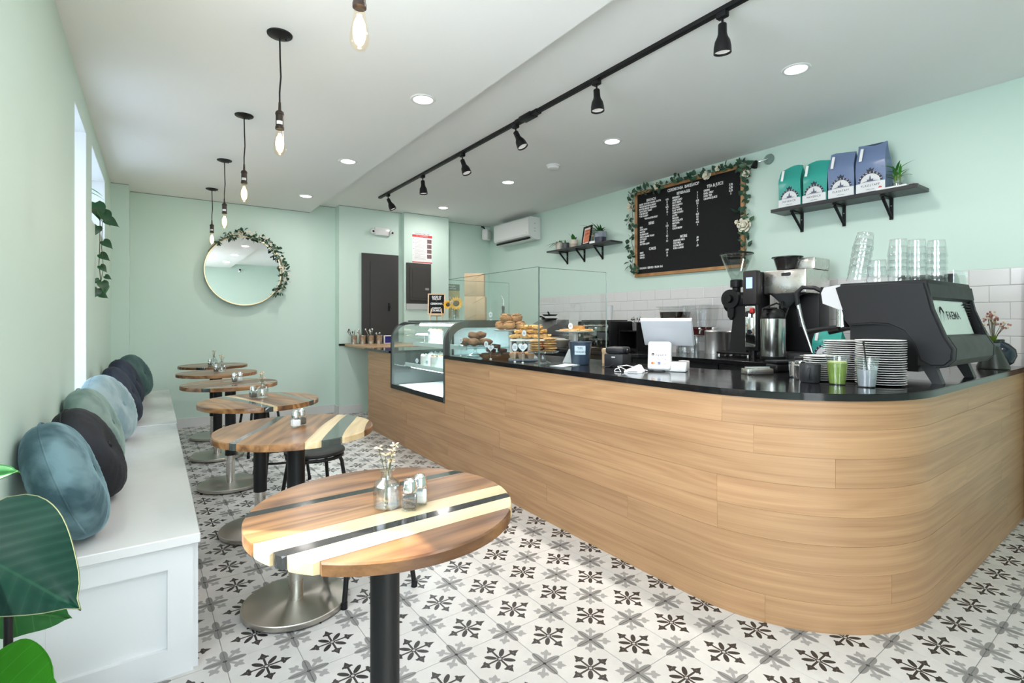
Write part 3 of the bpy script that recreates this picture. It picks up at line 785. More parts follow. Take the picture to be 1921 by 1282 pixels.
# outline of the counter front in plan, from the right wall round the curve to the far end
def arc_pts():
    pts = [Vector((4.628, .800)), Vector((4.0, .787)), Vector((3.3, .772)), Vector((2.73, .760))]
    for k in range(1, 25):
        a = D(270-90*k/24); pts.append(Vector((2.73+.69*math.cos(a), 1.45+.69*math.sin(a))))
    for y in [1.7+.25*k for k in range(17)]+[5.97]:
        pts.append(Vector((2.036+max(0, y-2.1)*.0155, y)))
    return pts
OUT = arc_pts()
CUM = [0]
for a, b in zip(OUT, OUT[1:]): CUM.append(CUM[-1]+(b-a).length)
def at_s(s):
    s = max(0, min(CUM[-1], s))
    for i in range(len(CUM)-1):
        if s <= CUM[i+1]+1e-9:
            f = (s-CUM[i])/(CUM[i+1]-CUM[i]); p = OUT[i].lerp(OUT[i+1], f); break
    d = (at_raw(s+.01)-at_raw(s-.01)).normalized()
    return p, Vector((-d.y, d.x))          # outward normal: left of travel (towards the customers)
def at_raw(s):
    s = max(0, min(CUM[-1], s))
    for i in range(len(CUM)-1):
        if s <= CUM[i+1]+1e-9: return OUT[i].lerp(OUT[i+1], (s-CUM[i])/(CUM[i+1]-CUM[i]))
    return OUT[-1]
def s_of_y(y):
    lo, hi = CUM[-1]*.35, CUM[-1]
    for _ in range(40):
        m_ = (lo+hi)/2
        if at_raw(m_).y < y: lo = m_
        else: hi = m_
    return lo
counter = thing('bar_counter', 'long curved oak-clad service counter with a rounded end', 'counter', (0, 0, 0))
CT = .948
SC0, SC1, SEND = s_of_y(3.955), s_of_y(5.222), CUM[-1]
def plank(s0, s1, z0, z1, proud):
    n = max(2, int((s1-s0)/.07)); g = .0004
    mb = MB(); mb.uv = []
    off = random.uniform(0, 30)
    for i in range(n+1):
        s = s0+g+(s1-s0-2*g)*i/n; p, nr = at_s(s)
        o = p+nr*proud; q = p-nr*.014
        for P_, z in ((q, z0+g), (o, z0+g), (o, z1-g), (q, z1-g)):
            mb.v.append((P_.x, P_.y, z)); mb.uv.append((s+off, z*1.0+off*.37))
    for i in range(n):
        for j in range(4):
            l = (j+1) % 4; mb.f.append([i*4+j, i*4+l, i*4+4+l, i*4+4+j]); mb.m.append(0)
    mb.f.append([0,1,2,3]); mb.m.append(0); mb.f.append([n*4+3,n*4+2,n*4+1,n*4]); mb.m.append(0)
    ob('plank', mb, oak, counter, smooth=50)
rp = random.Random(21)
RH = CT/8
for r in range(8):
    z0, z1 = r*RH, (r+1)*RH
    s = 0; cuts = [0]
    s = rp.uniform(.5, 1.6) if r != 6 else .42
    while s < SEND-.4: cuts.append(s); s += rp.uniform(1.3, 2.3)
    cuts.append(SEND)
    for a, b in zip(cuts, cuts[1:]):
        pr = rp.uniform(-.0004, .0004)
        if z0 < .56 and z1 <= .56: plank(a, b, z0, z1, pr); continue
        for u, v in ((a, min(b, SC0)), (max(a, SC1), b)):
            if v-u > .03: plank(u, v, z0, z1 if u < SC1-.01 else min(z1, .930), pr)
        u, v = max(a, SC0), min(b, SC1)
        if v-u > .03 and z0 < .56: plank(u, v, z0, .558, pr)
oak_plain = wood('oak_board', (.36,.21,.11), (.60,.40,.235), .4, sc=(22, 1.4, 22), rnd=.06)
# carcass behind the planks
inner = [at_s(s)[0]-at_s(s)[1]*.016 for s in [k*SC0/60 for k in range(61)]]
poly = [(p.x, p.y) for p in inner]+[(2.72, 3.95), (2.72, 1.85), (2.95, 1.40), (4.626, 1.40)]
carc = mat('counter_carcass', (.03,.03,.03), .6)
ob('carcass', MB().prism(poly, .0, CT-.001), carc, counter, smooth=0)
xa = lambda y: 2.036+max(0, y-2.1)*.0155+.016
ob('carcass', MB().prism([(xa(3.955), 3.952), (2.86, 3.952), (2.86, 5.225), (xa(5.22), 5.225)], 0, .555), carc, counter, smooth=0)
ob('carcass', MB().prism([(xa(5.225), 5.2255), (2.72, 5.2255), (2.72, 5.955), (xa(5.955), 5.955)], 0, .929), carc, counter, smooth=0)
ob('end_panel', MB().box(xa(5.96)-.017, 2.72, 5.955, 5.972, 0, .929), oak_plain, counter, smooth=0)
# worktops
edge = [at_s(s)[0]+at_s(s)[1]*.012 for s in [k*SC0/90 for k in range(91)]]
poly = [(p.x, p.y) for p in edge]+[(2.79, 3.955), (2.79, 1.86), (3.00, 1.45), (4.628, 1.45)]
poly[0] = (4.628, poly[0][1])
bm = bmesh.new(); vs = [bm.verts.new((x, y, CT)) for x, y in poly]; f = bm.faces.new(vs)
r = bmesh.ops.extrude_face_region(bm, geom=[f]); bmesh.ops.translate(bm, verts=[v for v in r['geom'] if isinstance(v, bmesh.types.BMVert)], vec=(0,0,.030))
bmesh.ops.recalc_face_normals(bm, faces=bm.faces)
top_e = [e for e in bm.edges if all(v.co.z > CT+.02 for v in e.verts)]
bmesh.ops.bevel(bm, geom=top_e, offset=.003, segments=2, affect='EDGES')
tag(ob('counter_worktop', MB().addbm(bm), black_stone, smooth=25), 'polished black stone worktop along the curved service counter', 'worktop')
tag(ob('counter_worktop', MB().rbox(2.055, 2.76, 5.228, 6.0, .9295, .955, .002, 1), black_stone, smooth=0), 'short black stone worktop left of the glass display case', 'worktop')
# oak ledge between the counter end and the back wall
led = thing('oak_ledge', 'oak wall ledge holding steel cutlery cups beside the dark door', 'shelf', (0,0,0))
ob('board', MB().rbox(2.14, 2.98, 6.002, 7.04, .932, .962, .002, 1), oak_plain, led, smooth=0)
ob('black_strip', MB().box(2.068, 2.98, 7.041, 7.074, .938, .965), black_metal, led, smooth=0)
# ---- the refrigerated display case
case = thing('display_case', 'curved glass refrigerated cake case set into the counter', 'display case', (0,0,0))
CX0, CX1, CY0, CY1, CZ0, CZ1 = 2.072, 2.84, 3.975, 5.215, .562, 1.27
def case_profile(x0, x1, z0, z1, r, n=12):
    p = [(x1, z0), (x0, z0), (x0, z1-r)]
    for k in range(1, n+1):
        a = PI-PI/2*k/n; p.append((x0+r+r*math.cos(a), z1-r+r*math.sin(a)))
    p.append((x1, z1)); return p
def arch_frame(y0, y1, wd, m):
    o = case_profile(CX0, CX1, CZ0, CZ1, .20); i = case_profile(CX0+wd, CX1-wd, CZ0+wd, CZ1-wd, .20-wd*.6)
    n = len(o); mb = MB(); vs = []
    for y in (y0, y1):
        vs += [(x, y, z) for x, z in o]+[(x, y, z) for x, z in i]
    fs = []
    for k in range(n):
        l = (k+1) % n
        fs += [(k, l, n+l, n+k), (2*n+k, 3*n+k, 3*n+l, 2*n+l), (k, 2*n+k, 2*n+l, l), (n+k, n+l, 3*n+l, 3*n+k)]
    mb.add(vs, fs); return ob('end_frame', mb, m, case, smooth=30)
grey_frame = mat('grey_case_frame', (.075,.085,.082), .35)
arch_frame(CY1-.03, CY1, .030, black_plastic); arch_frame(CY0, CY0+.03, .055, grey_frame)
def arch_pane(y, wd):
    p = case_profile(CX0+wd, CX1-wd, CZ0+wd, CZ1-wd, .20-wd*.6)
    mb = MB(); n = len(p); mb.add([(x, y-.003, z) for x, z in p]+[(x, y+.003, z) for x, z in p], [tuple(range(n)), tuple(reversed(range(n, 2*n)))]+[(k, (k+1) % n, n+(k+1) % n, n+k) for k in range(n)])
    return mb
ob('end_glass', arch_pane(CY0+.015, .05), glass('case_end_glass', (.93,.97,.96)), case, smooth=0); ob('end_glass', arch_pane(CY1-.015, .028), clear, case, smooth=0)
p = case_profile(CX0, CX1, CZ0, CZ1, .20)[1:-1]
mb = MB(); n = len(p); vs = []
for y in (CY0+.031, CY1-.031):
    vs += [(x, y, z) for x, z in p]
    cxm = CX0+.2
    vs += [(x+.005 if z < CZ1-.2 else x+(cxm-x)*.025, y, z-(.005 if z > CZ1-.03 else 0)) for x, z in p]
fs = []
for k in range(n-1): fs += [(k, k+1, 2*n+k+1, 2*n+k), (n+k, 3*n+k, 3*n+k+1, n+k+1)]
fs += [(0, 2*n, 3*n, n), (n-1, 2*n-1, 4*n-1, 3*n-1)]
mb.add(vs, fs); ob('curved_glass', mb, glass('case_glass', (.95,.985,.975), 1.45, .8), case, smooth=40)
ob('top_panel', MB().box(CX0+.2, CX1, CY0+.001, CY1-.001, CZ1, CZ1+.012), grey_frame, case, smooth=0)
ob('sill', MB().box(CX0-.004, CX0+.03, CY0+.031, CY1-.031, CZ0, CZ0+.045), black_plastic, case, smooth=0)
case_white = mat('case_white_liner', (.82,.86,.87), .3)
ob('floor_pan', MB().box(CX0+.031, CX1-.02, CY0+.031, CY1-.031, CZ0+.004, CZ0+.03), case_white, case, smooth=0)
ob('back_doors', MB().box(CX1-.018, CX1-.012, CY0+.031, CY1-.031, CZ0+.03, CZ1-.06), case_white, case, smooth=0)
ob('back_rail', MB().box(CX1-.022, CX1-.002, CY0+.031, CY1-.031, CZ1-.06, CZ1-.001), grey_frame, case, smooth=0)
shelf_glass = glass('shelf_glass', (.86,.94,.93), 1.45, 1.0, .02, .06)
for z, dx in ((.80, .16), (1.02, .25)):
    s_ = ob('shelf', MB().box(CX0+dx, CX1-.03, CY0+.04, CY1-.04, z, z+.008), shelf_glass, case, smooth=0)
    ob('shelf_edge', MB().box(CX0+dx-.012, CX0+dx-.0005, CY0+.04, CY1-.04, z-.010, z+.030), mat('shelf_edge_strip', (.62,.70,.68), .35), s_, smooth=0)
tube_m = mat('fluorescent_tube', (.9,.95,1), .4, emit=(.86,.95,1.0), es=9.0)
for z, x in ((CZ1-.035, CX0+.30), (.785, CX0+.20)):
    o = ob('light_tube', MB().tube([(x, CY0+.10, z), (x, CY1-.10, z)], .011, 10), tube_m, case)
    l = bpy.data.lights.new('case_light', 'AREA'); l.shape = 'RECTANGLE'; l.size = 1.0; l.size_y = .04; l.energy = 12.0 if z > 1 else 20.0; l.color = (.80,.92,1.0)
    lo = bpy.data.objects.new('case_light', l); COL.objects.link(lo); lo.parent = case; lo.location = (x, (CY0+CY1)/2, z-.016); lo.rotation_euler = (0, 0, PI/2)
# ---- sneeze guard
guard = thing('sneeze_guard', 'clear glass sneeze guard box around the pastries on the counter', 'glass guard', (0,0,0))
edge_m = glass('glass_edge', (.35,.45,.42), 1.5, 1.0, .05, .1)
def pane(x0, x1, y0, y1, z0, z1):
    pn = ob('pane', MB().box(x0, x1, y0, y1, z0, z1), clear, guard, smooth=0)
    mb = MB(); mb.box(x0-.0003, x1+.0003, y0-.0003, y1+.0003, z1, z1+.0025); ob('pane_edge', mb, edge_m, pn, smooth=0)
GZ0, GZ1 = .9785, 1.63
pane(2.072, 2.078, 2.655, 3.90, GZ0, GZ1); pane(2.079, 2.70, 2.652, 2.658, GZ0, GZ1-.004); pane(2.079, 2.70, 3.897, 3.903, GZ0+.0, GZ1-.004)
ob('corner_bead', MB().box(2.071, 2.079, 2.6465, 2.6515, GZ0, GZ1), mat('bead', (.10,.14,.13), .2), guard, smooth=0)
ob('end_bead', MB().box(2.7005, 2.7035, 2.652, 2.658, GZ0, GZ1-.004), mat('bead2', (.30,.38,.36), .2), guard, smooth=0)
ob('end_bead', MB().box(2.7005, 2.7035, 3.897, 3.903, GZ0, GZ1-.004), MATS['bead2'], guard, smooth=0)
# ---- back counter along the tiled wall
bc = thing('back_counter', 'low dark cabinet run behind the counter under the tiled wall', 'cabinet', (0,0,0))
ob('carcass', MB().box(3.66, 4.628, 1.46, 5.9, .08, .941), carc, bc, smooth=0)
for k in range(5):
    y = 1.48+k*.885
    dd = ob('cabinet_door', MB().box(3.642, 3.6595, y, y+.872, .1, .93), black_plastic, bc, smooth=0)
    ob('handle', MB().tube([(3.63, y+.06, .86), (3.63, y+.30, .86)], .006, 6), steel, dd)
tag(ob('back_worktop', MB().rbox(3.62, 4.628, 1.455, 5.9, .942, .972, .002, 1), black_stone, smooth=0), 'black stone worktop of the back counter against the white tiles', 'worktop')
# ================================================================ BACK WALL FITTINGS
YD, YP = 7.075, 6.99
t = thing('emergency_light', 'white twin-head emergency light above the dark door', 'emergency light', (2.67, YD, 2.555))
ob('housing', MB().rbox(-.107, .107, -.052, -.0005, -.055, .055, .008), white_gloss, t)
for s_ in (-1, 1):
    hd = ob('lamp_head', MB().lathe([(0,0),(.022,.002),(.032,.03),(.034,.05),(.030,.052),(0,.046)], 20, M=T(s_*.128, -.028, .004, rx=PI/2+.35, rz=s_*.35)), white_gloss, t)
    ob('bulb', MB().ball((s_*.140, -.078, -.012), .016, (1,.5,1)), dark_metal, hd)
panel_m = mat('charcoal_panel_paint', (.055,.050,.046), .45)
t = thing('electrical_panel', 'dark electrical panel with latch below the first aid poster', 'electrical panel', (3.2115, YP, 1.833))
ob('frame', MB().rbox(-.1965, .1965, -.022, -.0005, -.30, .298, .004, 1), panel_m, t, smooth=0)
dr = ob('panel_door', MB().rbox(-.15, .158, -.036, -.0225, -.255, .235, .004, 1), panel_m, t, smooth=0)
ob('raised_field', MB().rbox(-.115, .122, -.041, -.0362, -.215, .198, .003, 1), panel_m, dr, smooth=0)
ob('latch', MB().rbox(.085, .150, -.050, -.0415, -.10, -.065, .004, 1), mat('latch_grey', (.30,.30,.29), .4), dr)
ob('bottom_conduit', MB().box(-.1965, .1965, -.02, -.0005, -.385, -.3005), mat('pale_grey_metal', (.55,.56,.54), .5), t, smooth=0)
# first aid poster
red_ink = mat('red_ink', (.62,.05,.05), .6); pale_print = mat('grey_print', (.62,.58,.57), .7); photo_ink = mat('photo_print', (.20,.12,.12), .6, var=.6, vscale=60)
t = thing('first_aid_poster', 'white and red choking first aid poster on the back wall', 'poster', (3.271, YP-.0006, 2.362), 0, None, (PI/2, 0, 0))
ob('sheet', MB().box(-.163, .163, -.222, .218, -.0004, .0008), white_paper, t, smooth=0)
mb = MB(); mb.box(-.160, .163, .158, .193, .0009, .0014); ob('red_header', mb, red_ink, t, smooth=0)
ob('red_footer', MB().box(-.160, .163, -.220, -.205, .0009, .0014), red_ink, t, smooth=0)
text('CHOKING FIRST AID', .027, ink, t, (0, .207, .0012), sx=.95)
text('FOR CONSCIOUS ADULTS', .016, white_ink, t, (0, .175, .0018))
r = random.Random(3)
for k in range(17):
    z = .130-k*.0185
    w = .10 if k in (0, 3, 8, 13) else r.uniform(.15, .19)
    ob('print_line', MB().box(-.125, -.125+w, z-.003, z+.003, .0009, .0012), pale_print, t, smooth=0)
for k, z in enumerate((.13, .075, -.018, -.11)): ob('bullet', MB().cyl((-.145, z, .0009), .005, .0004, 8), ink, t)
for k in range(4):
    z = .105-k*.075
    ob('photo', MB().box(.078, .152, z-.030, z+.030, .0009, .0014), photo_ink, t, smooth=0)
# corner speaker
t = thing('wall_speaker', 'small white speaker in the corner by the air conditioner', 'speaker', (4.47, 7.10, 2.69), D(35))
ob('body', MB().rbox(-.075, .075, -.05, .06, -.09, .09, .03, 4), white_gloss, t)
ob('fabric_front', MB().rbox(-.068, .068, -.062, -.04, -.066, .066, .018, 3), mat('speaker_fabric', (.62,.63,.60), .9, bmp=.4, bscale=500), t)
ob('bracket', MB().tube([(0,.03,.088),(.0,.05,.13),(0,.09,.14)], .012, 8), black_plastic, t)
# allergy sign
t = thing('allergy_sign', 'olive food allergy notice on the back wall behind the sunflower', 'sign', (3.90, YB-.0006, 1.60), 0, None, (PI/2, 0, 0))
ob('sheet', MB().box(-.155, .155, -.27, .27, -.0004, .001), mat('olive_print', (.50,.44,.20), .6, var=.15, vscale=20), t, smooth=0)
ob('header', MB().box(-.155, .155, .165, .27, .0011, .0016), mat('dark_green_print', (.14,.17,.12), .6), t, smooth=0)
text('Food allergies', .042, white_ink, t, (-.145, .24, .002), align='LEFT', sx=.95); text('can be serious', .042, white_ink, t, (-.145, .20, .002), align='LEFT', sx=.95)
for z in (.14, .04, -.06): ob('print_band', MB().box(-.13, .14, z-.012, z+.006, .0011, .0016), mat('orange_print', (.60,.36,.20), .6), t, smooth=0)
# air conditioner
t = thing('air_conditioner', 'white wall-mounted split air conditioner near the back corner', 'air conditioner', (XR-.009, 6.33, 2.625))
pr = [(0,-.155),(0,.165),(-.19,.165),(-.212,.15),(-.222,.12),(-.222,-.085),(-.205,-.11),(-.12,-.150),(-.06,-.155)]
ob('body', MB().prism(pr, -.455, .455, M=Matrix(((1,0,0,0),(0,0,1,0),(0,1,0,0),(0,0,0,1)))), white_gloss, t, smooth=30)
Ml = T(-.150, 0, -.128, ry=D(-24))
vn = ob('vent', MB().box(-.055, .045, -.41, .41, -.012, .012, M=Ml), black_plastic, t, smooth=0)
ob('louvre', MB().box(-.04, .02, -.40, .40, -.016, -.0125, M=Ml), white_gloss, vn, smooth=0)
ob('badge', MB().box(-.2235, -.2225, -.42, -.39, -.07, -.06), pale_print, t, smooth=0)
for z in (.07, .0, -.04): ob('side_mark', MB().box(-.12, -.09, -.4562, -.4552, z-.008, z+.008), pale_print, t, smooth=0)
# ================================================================ RIGHT WALL: MENU BOARD
RW = (PI/2, 0, -PI/2)
honey = wood('honey_oak_frame', (.36,.17,.06), (.60,.33,.13), .4, sc=(2, 2, 2), rnd=.05)
t = thing('menu_board', 'large black felt letter board menu in an oak frame', 'menu board', (XR-.001, 3.395, 2.285), 0, None, RW)
ob('felt', MB().box(-.645, .645, -.468, .462, .0, .016), mat('black_felt', (.008,.008,.009), .95, bmp=.3, bscale=300), t, smooth=0)
for nm, b in (('frame_rail', (-.677,.677,.458,.493)), ('frame_rail', (-.677,.677,-.499,-.464)), ('frame_stile', (-.677,-.642,-.464,.458)), ('frame_stile', (.642,.677,-.464,.458))):
    ob(nm, MB().rbox(b[0], b[1], b[2], b[3], 0, .030, .002, 1), honey, t, smooth=0)
Z = .0168
def line(s, x, y, size=.030, al='LEFT', b=.0009): text(s, size, white_ink, t, (x, y, Z), align=al, sx=.78, ext=.0008, bold=b)
line('CEREMONIA  BAKESHOP', -.02, .420, .046, 'CENTER'); line('BEVERAGES', -.014, .366, .042, 'CENTER'); line('BRUNCH', -.443, .371, .042, 'CENTER')
rows = ['GREEK YOGURT PANNA COTTA','*BRULEE BANANA BREAD','MOCHA BREAD PUDDING','*AVOCADO TOAST','*THE BISCUIT','*THE CLASSIC']
for k, s_ in enumerate(rows): line(s_, -.618, .337-k*.0275, .027)
line('*SUB GLUTEN FREE*', -.445, .165, .027, 'CENTER')
for k, s_ in enumerate(['9.75','11','12','8.75','12','14','1']): line(s_, -.223, .327-k*.0275, .027, 'CENTER')
line('SIDES', -.441, .104, .042, 'CENTER')
for k, s_ in enumerate(['EGG','AVOCADO','BACON','MUSHROOM','SEED & GRAIN TOAST','GF TOAST','BISCUIT','BUTTER & JAM']): line(s_, -.606, .072-k*.0278, .027)
for k, s_ in enumerate(['2','3.25','3','2','2','2.5','3','2.5']): line(s_, -.223, .066-k*.0278, .027, 'CENTER')
line('CAKES', -.426, -.188, .042, 'CENTER')
for k, s_ in enumerate(['SLICE','6 INCH','8 INCH']): line(s_, -.606, -.222-k*.028, .027)
for k, s_ in enumerate(['7.50','55','75']): line(s_, -.223, -.225-k*.032, .027, 'CENTER')
line('BRUNCH  SERVED  FROM  8-5', -.612, -.401, .032)
for k, s_ in enumerate(['ESPRESSO','AMERICANO','HOT BREW','MACCHIATO','PICCOLO','FLAT WHITE','CAPPUCCINO','LATTE','MOCHA','CHOCOLATE','MATCHA','CHAI','COLD BREW']): line(s_, -.154, .328-k*.0278, .028)
for k, s_ in enumerate(['3','3','3','3.25','3.5','4','4','4','4.25','3.5','4.5','4.25','4']): line(s_, .159, .325-k*.0278, .028, 'CENTER')
line('MORE', -.01, -.104, .042, 'CENTER')
for k, s_ in enumerate(['ALMOND MILK','OAT MILK','EXTRA SHOT','ICED / LARGE']): line(s_, -.142, -.138-k*.0275, .028)
for k, s_ in enumerate(['.50','.50','1','.50']): line(s_, .159, -.14-k*.028, .028, 'CENTER')
line('TEA & JUICE', .361, .362, .044, 'CENTER')
for k, s_ in enumerate(['GREEN','EARL GREY','ICED TEA','ORANGE JUICE']): line(s_, .232, .325-k*.0283, .029)
for k, s_ in enumerate(['3.25','3.25','3.25','5']): line(s_, .535, .327-k*.030, .029, 'CENTER')
# garland round the board
g = thing('board_garland', 'eucalyptus and white rose garland around the menu board', 'garland', (XR-.001, 3.395, 2.285), 0, None, RW)
rn = random.Random(12)
path = [(-.60,-.44),(-.70,-.36),(-.70,-.2),(-.715,0),(-.70,.2),(-.71,.36),(-.68,.48),(-.5,.485),(-.3,.48),(-.1,.49),(.1,.485),(.3,.49),(.5,.495),(.66,.50),(.72,.44),(.70,.3),(.70,.1),(.71,-.1),(.70,-.25),(.68,-.42)]
pts = []
for (a, b), (c, d) in zip(path, path[1:]):
    for k in range(4): pts.append((a+(c-a)*k/4+rn.gauss(0,.006), b+(d-b)*k/4+rn.gauss(0,.006), .036))
ob('twig', MB().tube(pts, .003, 5), tri, g)
for p in pts:
    for _ in range(3):
        q = (p[0]+rn.gauss(0,.022), p[1]+rn.gauss(0,.022), .034+abs(rn.gauss(0,.018)))
        sprig(g, rn, q, (0,0,1), .05, 1.15, 1)
for p, r_ in (((-.72,.33),.045), ((-.33,.50),.040), ((.30,.47),.045), ((.42,.51),.03), ((.715,.38),.035), ((.70,-.10),.062), ((.62,-.06),.02)):
    rose(g, (p[0], p[1], .055), r_, petal_m, (0, 0, 0), int(p[0]*100))
# twin lamp near the board corner
t = thing('wall_spotlight', 'small black spotlight head on a clear wall bracket by the garland', 'spotlight', (XR-.001, 2.49, 2.765), 0, None, RW)
ob('wall_plate', MB().lathe([(0,.02),(.04,.018),(.05,.006),(.05,0),(0,0)], 24), glass('bracket_plastic', (.8,.85,.85), 1.5, 1.2, .1, .12), t)
ob('arm', MB().tube([(0,0,.02),(-.03,-.01,.05),(-.06,-.02,.07)], .006, 8), chrome, t)
ob('lamp_head', MB().lathe([(0,-.03),(.014,-.028),(.024,0),(.03,.035),(.026,.035),(0,.02)], 24, M=T(-.085,-.035,.085, rx=D(70), ry=D(-25))), black_plastic, t)
ob('cable', MB().tube([(-.1,-.03,.07),(-.16,-.05,.03),(-.22,-.075,.02)], .004, 6), black_plastic, t)
# ================================================================ SHELVES
shelf_black = mat('black_shelf_laminate', (.022,.022,.024), .35)
def wall_shelf(label, y0, y1, zt, depth, br, th=.028):
    t = thing('wall_shelf', label, 'shelf', (0,0,0))
    ob('board', MB().rbox(XR-depth, XR-.001, y0, y1, zt-th, zt, .002, 1), shelf_black, t, smooth=0)
    for y in br:
        mb = MB(); w = .012
        mb.box(XR-.012, XR-.001, y-w, y+w, zt-th-.165, zt-th); mb.box(XR-depth*.80, XR-.012, y-w, y+w, zt-th-.010, zt-th-.0002)
        b_ = ob('bracket', mb, black_metal, t, smooth=0)
        x0, z0, x1, z1 = XR-.012, zt-th-.155, XR-depth*.78, zt-th-.010
        mb = MB(); mb.add([(x0,y-w*.7,z0),(x0,y+w*.7,z0),(x0,y+w*.7,z0+.016),(x0,y-w*.7,z0+.016),(x1,y-w*.7,z1-.012),(x1,y+w*.7,z1-.012),(x1+.012,y+w*.7,z1),(x1+.012,y-w*.7,z1)], [(0,1,2,3),(4,7,6,5),(0,4,5,1),(3,2,6,7),(0,3,7,4),(1,5,6,2)])
        ob('strut', mb, black_metal, b_, smooth=0)
        ob('screw', MB().ball((XR-.0125, y, zt-th-.06), .005, (.5,1,1), 8, 5), chrome, b_)
wall_shelf('black bracket shelf holding the coffee bags', 1.305, 2.352, 2.245, .235, (2.196, 1.864, 1.536))
wall_shelf('small black bracket shelf holding plants and a framed card', 4.285, 5.50, 2.24, .20, (5.285, 4.947, 4.616), .022)
# ---- coffee bags
teal_bag = mat('teal_foil_bag', (.035,.36,.30), .28, bmp=.25, bscale=16); blue_bag = mat('blue_grey_foil_bag', (.16,.22,.38), .28, bmp=.25, bscale=16)
label_m = mat('pale_bag_label', (.72,.73,.75), .5); navy_ink = mat('navy_ink', (.02,.025,.05), .5)
def coffee_bag(label, y, z, w, hgt, m, word, seed, dep=.13, x=4.485, brandtext=True):
    t = thing('coffee_bag', label, 'coffee bag', (x, y, z), 0, 'bags of coffee beans', RW)
    rn = random.Random(seed); n = 14; mb = MB(); rows = []; sg = 5
    lean = rn.uniform(-.012, .012)
    prof = []
    for i in range(n+1):
        u = i/n; d = dep*(1 if u < .62 else max(.06, 1-((u-.62)/.36)**1.2)); d = d if u > .04 else dep*.96
        wx = w*(1-.05*u+.02*math.sin(u*9+seed)); cz = -.02*max(0, u-.6)*0
        ring = []
        for j in range(4*sg):
            q = j/sg; side = int(q); f = q-side
            if side == 0: px, pz = -wx/2+wx*f, d/2
            elif side == 1: px, pz = wx/2-.012*math.sin(PI*f), d/2-d*f
            elif side == 2: px, pz = wx/2-wx*f, -d/2
            else: px, pz = -wx/2+.012*math.sin(PI*f), -d/2+d*f
            bulge = .010*math.sin(PI*u)*math.sin(PI*f) if side in (0,) else 0
            ring.append((px+lean*u, hgt*u+(.012*math.sin(px*25+seed) if i == n else 0)+(px*rn.uniform(.02,.03) if i == n else 0), pz+bulge-(.012*(1-u))+rn.uniform(-.0012,.0012)))
        rows.append(ring)
    k = 4*sg; vs = [p for r in rows for p in r]
    fs = [(i*k+j, i*k+(j+1) % k, (i+1)*k+(j+1) % k, (i+1)*k+j) for i in range(n) for j in range(k)]+[tuple(range(k)), tuple(range(n*k, (n+1)*k))]
    mb.add(vs, fs); ob('pouch', mb, m, t, smooth=50)
    zf = dep/2+.0035
    ob('label_band', MB().rbox(-w*.485, w*.485, .004, hgt*.20, zf-.006, zf, .002, 1), label_m, t, smooth=0)
    ce = ob('crest', MB().lathe([(0,0),(w*.33,0),(w*.33,.001),(0,.001)], 28, M=T(0, hgt*.20, zf-.002), a0=0, a1=PI), label_m, t, smooth=0)
    ob('crest_ring', MB().lathe([(w*.33,0),(w*.41,0),(w*.41,.0012),(w*.33,.0012),(w*.33,0)], 28, M=T(0, hgt*.205, zf-.0016), a0=.10, a1=PI-.10), navy_ink, ce, smooth=0)
    for q in range(9):
        a = .25+(PI-.5)*q/8
        text('CAPTAIN LANE ROASTERY'.replace(' ', '')[q*2 % 18], w*.085, white_ink, ce, (w*.37*math.cos(PI-a), hgt*.205+w*.37*math.sin(PI-a), zf-.0002), (0, 0, PI/2-a), ext=.0003)
    mb = MB(); st = []
    for q in range(9):
        a = PI*q/8; rr = w*.30 if q % 4 == 0 else (w*.10 if q % 2 else w*.16); st.append((rr*math.cos(a), hgt*.215+rr*.85*math.sin(a)))
    mb.prism(st, zf-.0005, zf+.0008); ob('compass_star', mb, mat('grey_navy_ink', (.10,.11,.17), .5), ce, smooth=0)
    mb = MB(); cw = w*.10; cz = hgt*.20+w*.42
    mb.prism([(-cw,cz),(cw,cz),(cw*1.3,cz+cw*1.1),(cw*.6,cz+cw*.6),(0,cz+cw*1.5),(-cw*.6,cz+cw*.6),(-cw*1.3,cz+cw*1.1)], zf-.0006, zf+.0006); ob('crown', mb, navy_ink, ce, smooth=0)
    text(word, w*.115, navy_ink, t, (0, hgt*.135, zf+.0004), sx=.9, ext=.0004, spacing=1.25); text('coffee beans', w*.055, navy_ink, t, (0, hgt*.06, zf+.0004), ext=.0003)
    ob('side_sticker', MB().box(-.010, .010, 0, hgt*.26, 0, .0012, M=T(-w*.33, hgt*.66, zf+.001, rx=D(-7), rz=D(-6))), white_paper, t, smooth=0)
coffee_bag('teal coffee bag labelled MAVERICK at the left end of the shelf', 2.198, 2.2455, .188, .345, teal_bag, 'MAVERICK', 1)
coffee_bag('teal coffee bag labelled MAVERICK beside the blue-grey bags', 2.001, 2.2455, .188, .340, teal_bag, 'MAVERICK', 2)
coffee_bag('blue-grey coffee bag labelled FLAGSTAFF beside the teal bags', 1.802, 2.2455, .190, .362, blue_bag, 'FLAGSTAFF', 3)
coffee_bag('blue-grey coffee bag labelled FLAGSTAFF beside the bamboo plant', 1.600, 2.2455, .198, .372, blue_bag, 'FLAGSTAFF', 4)
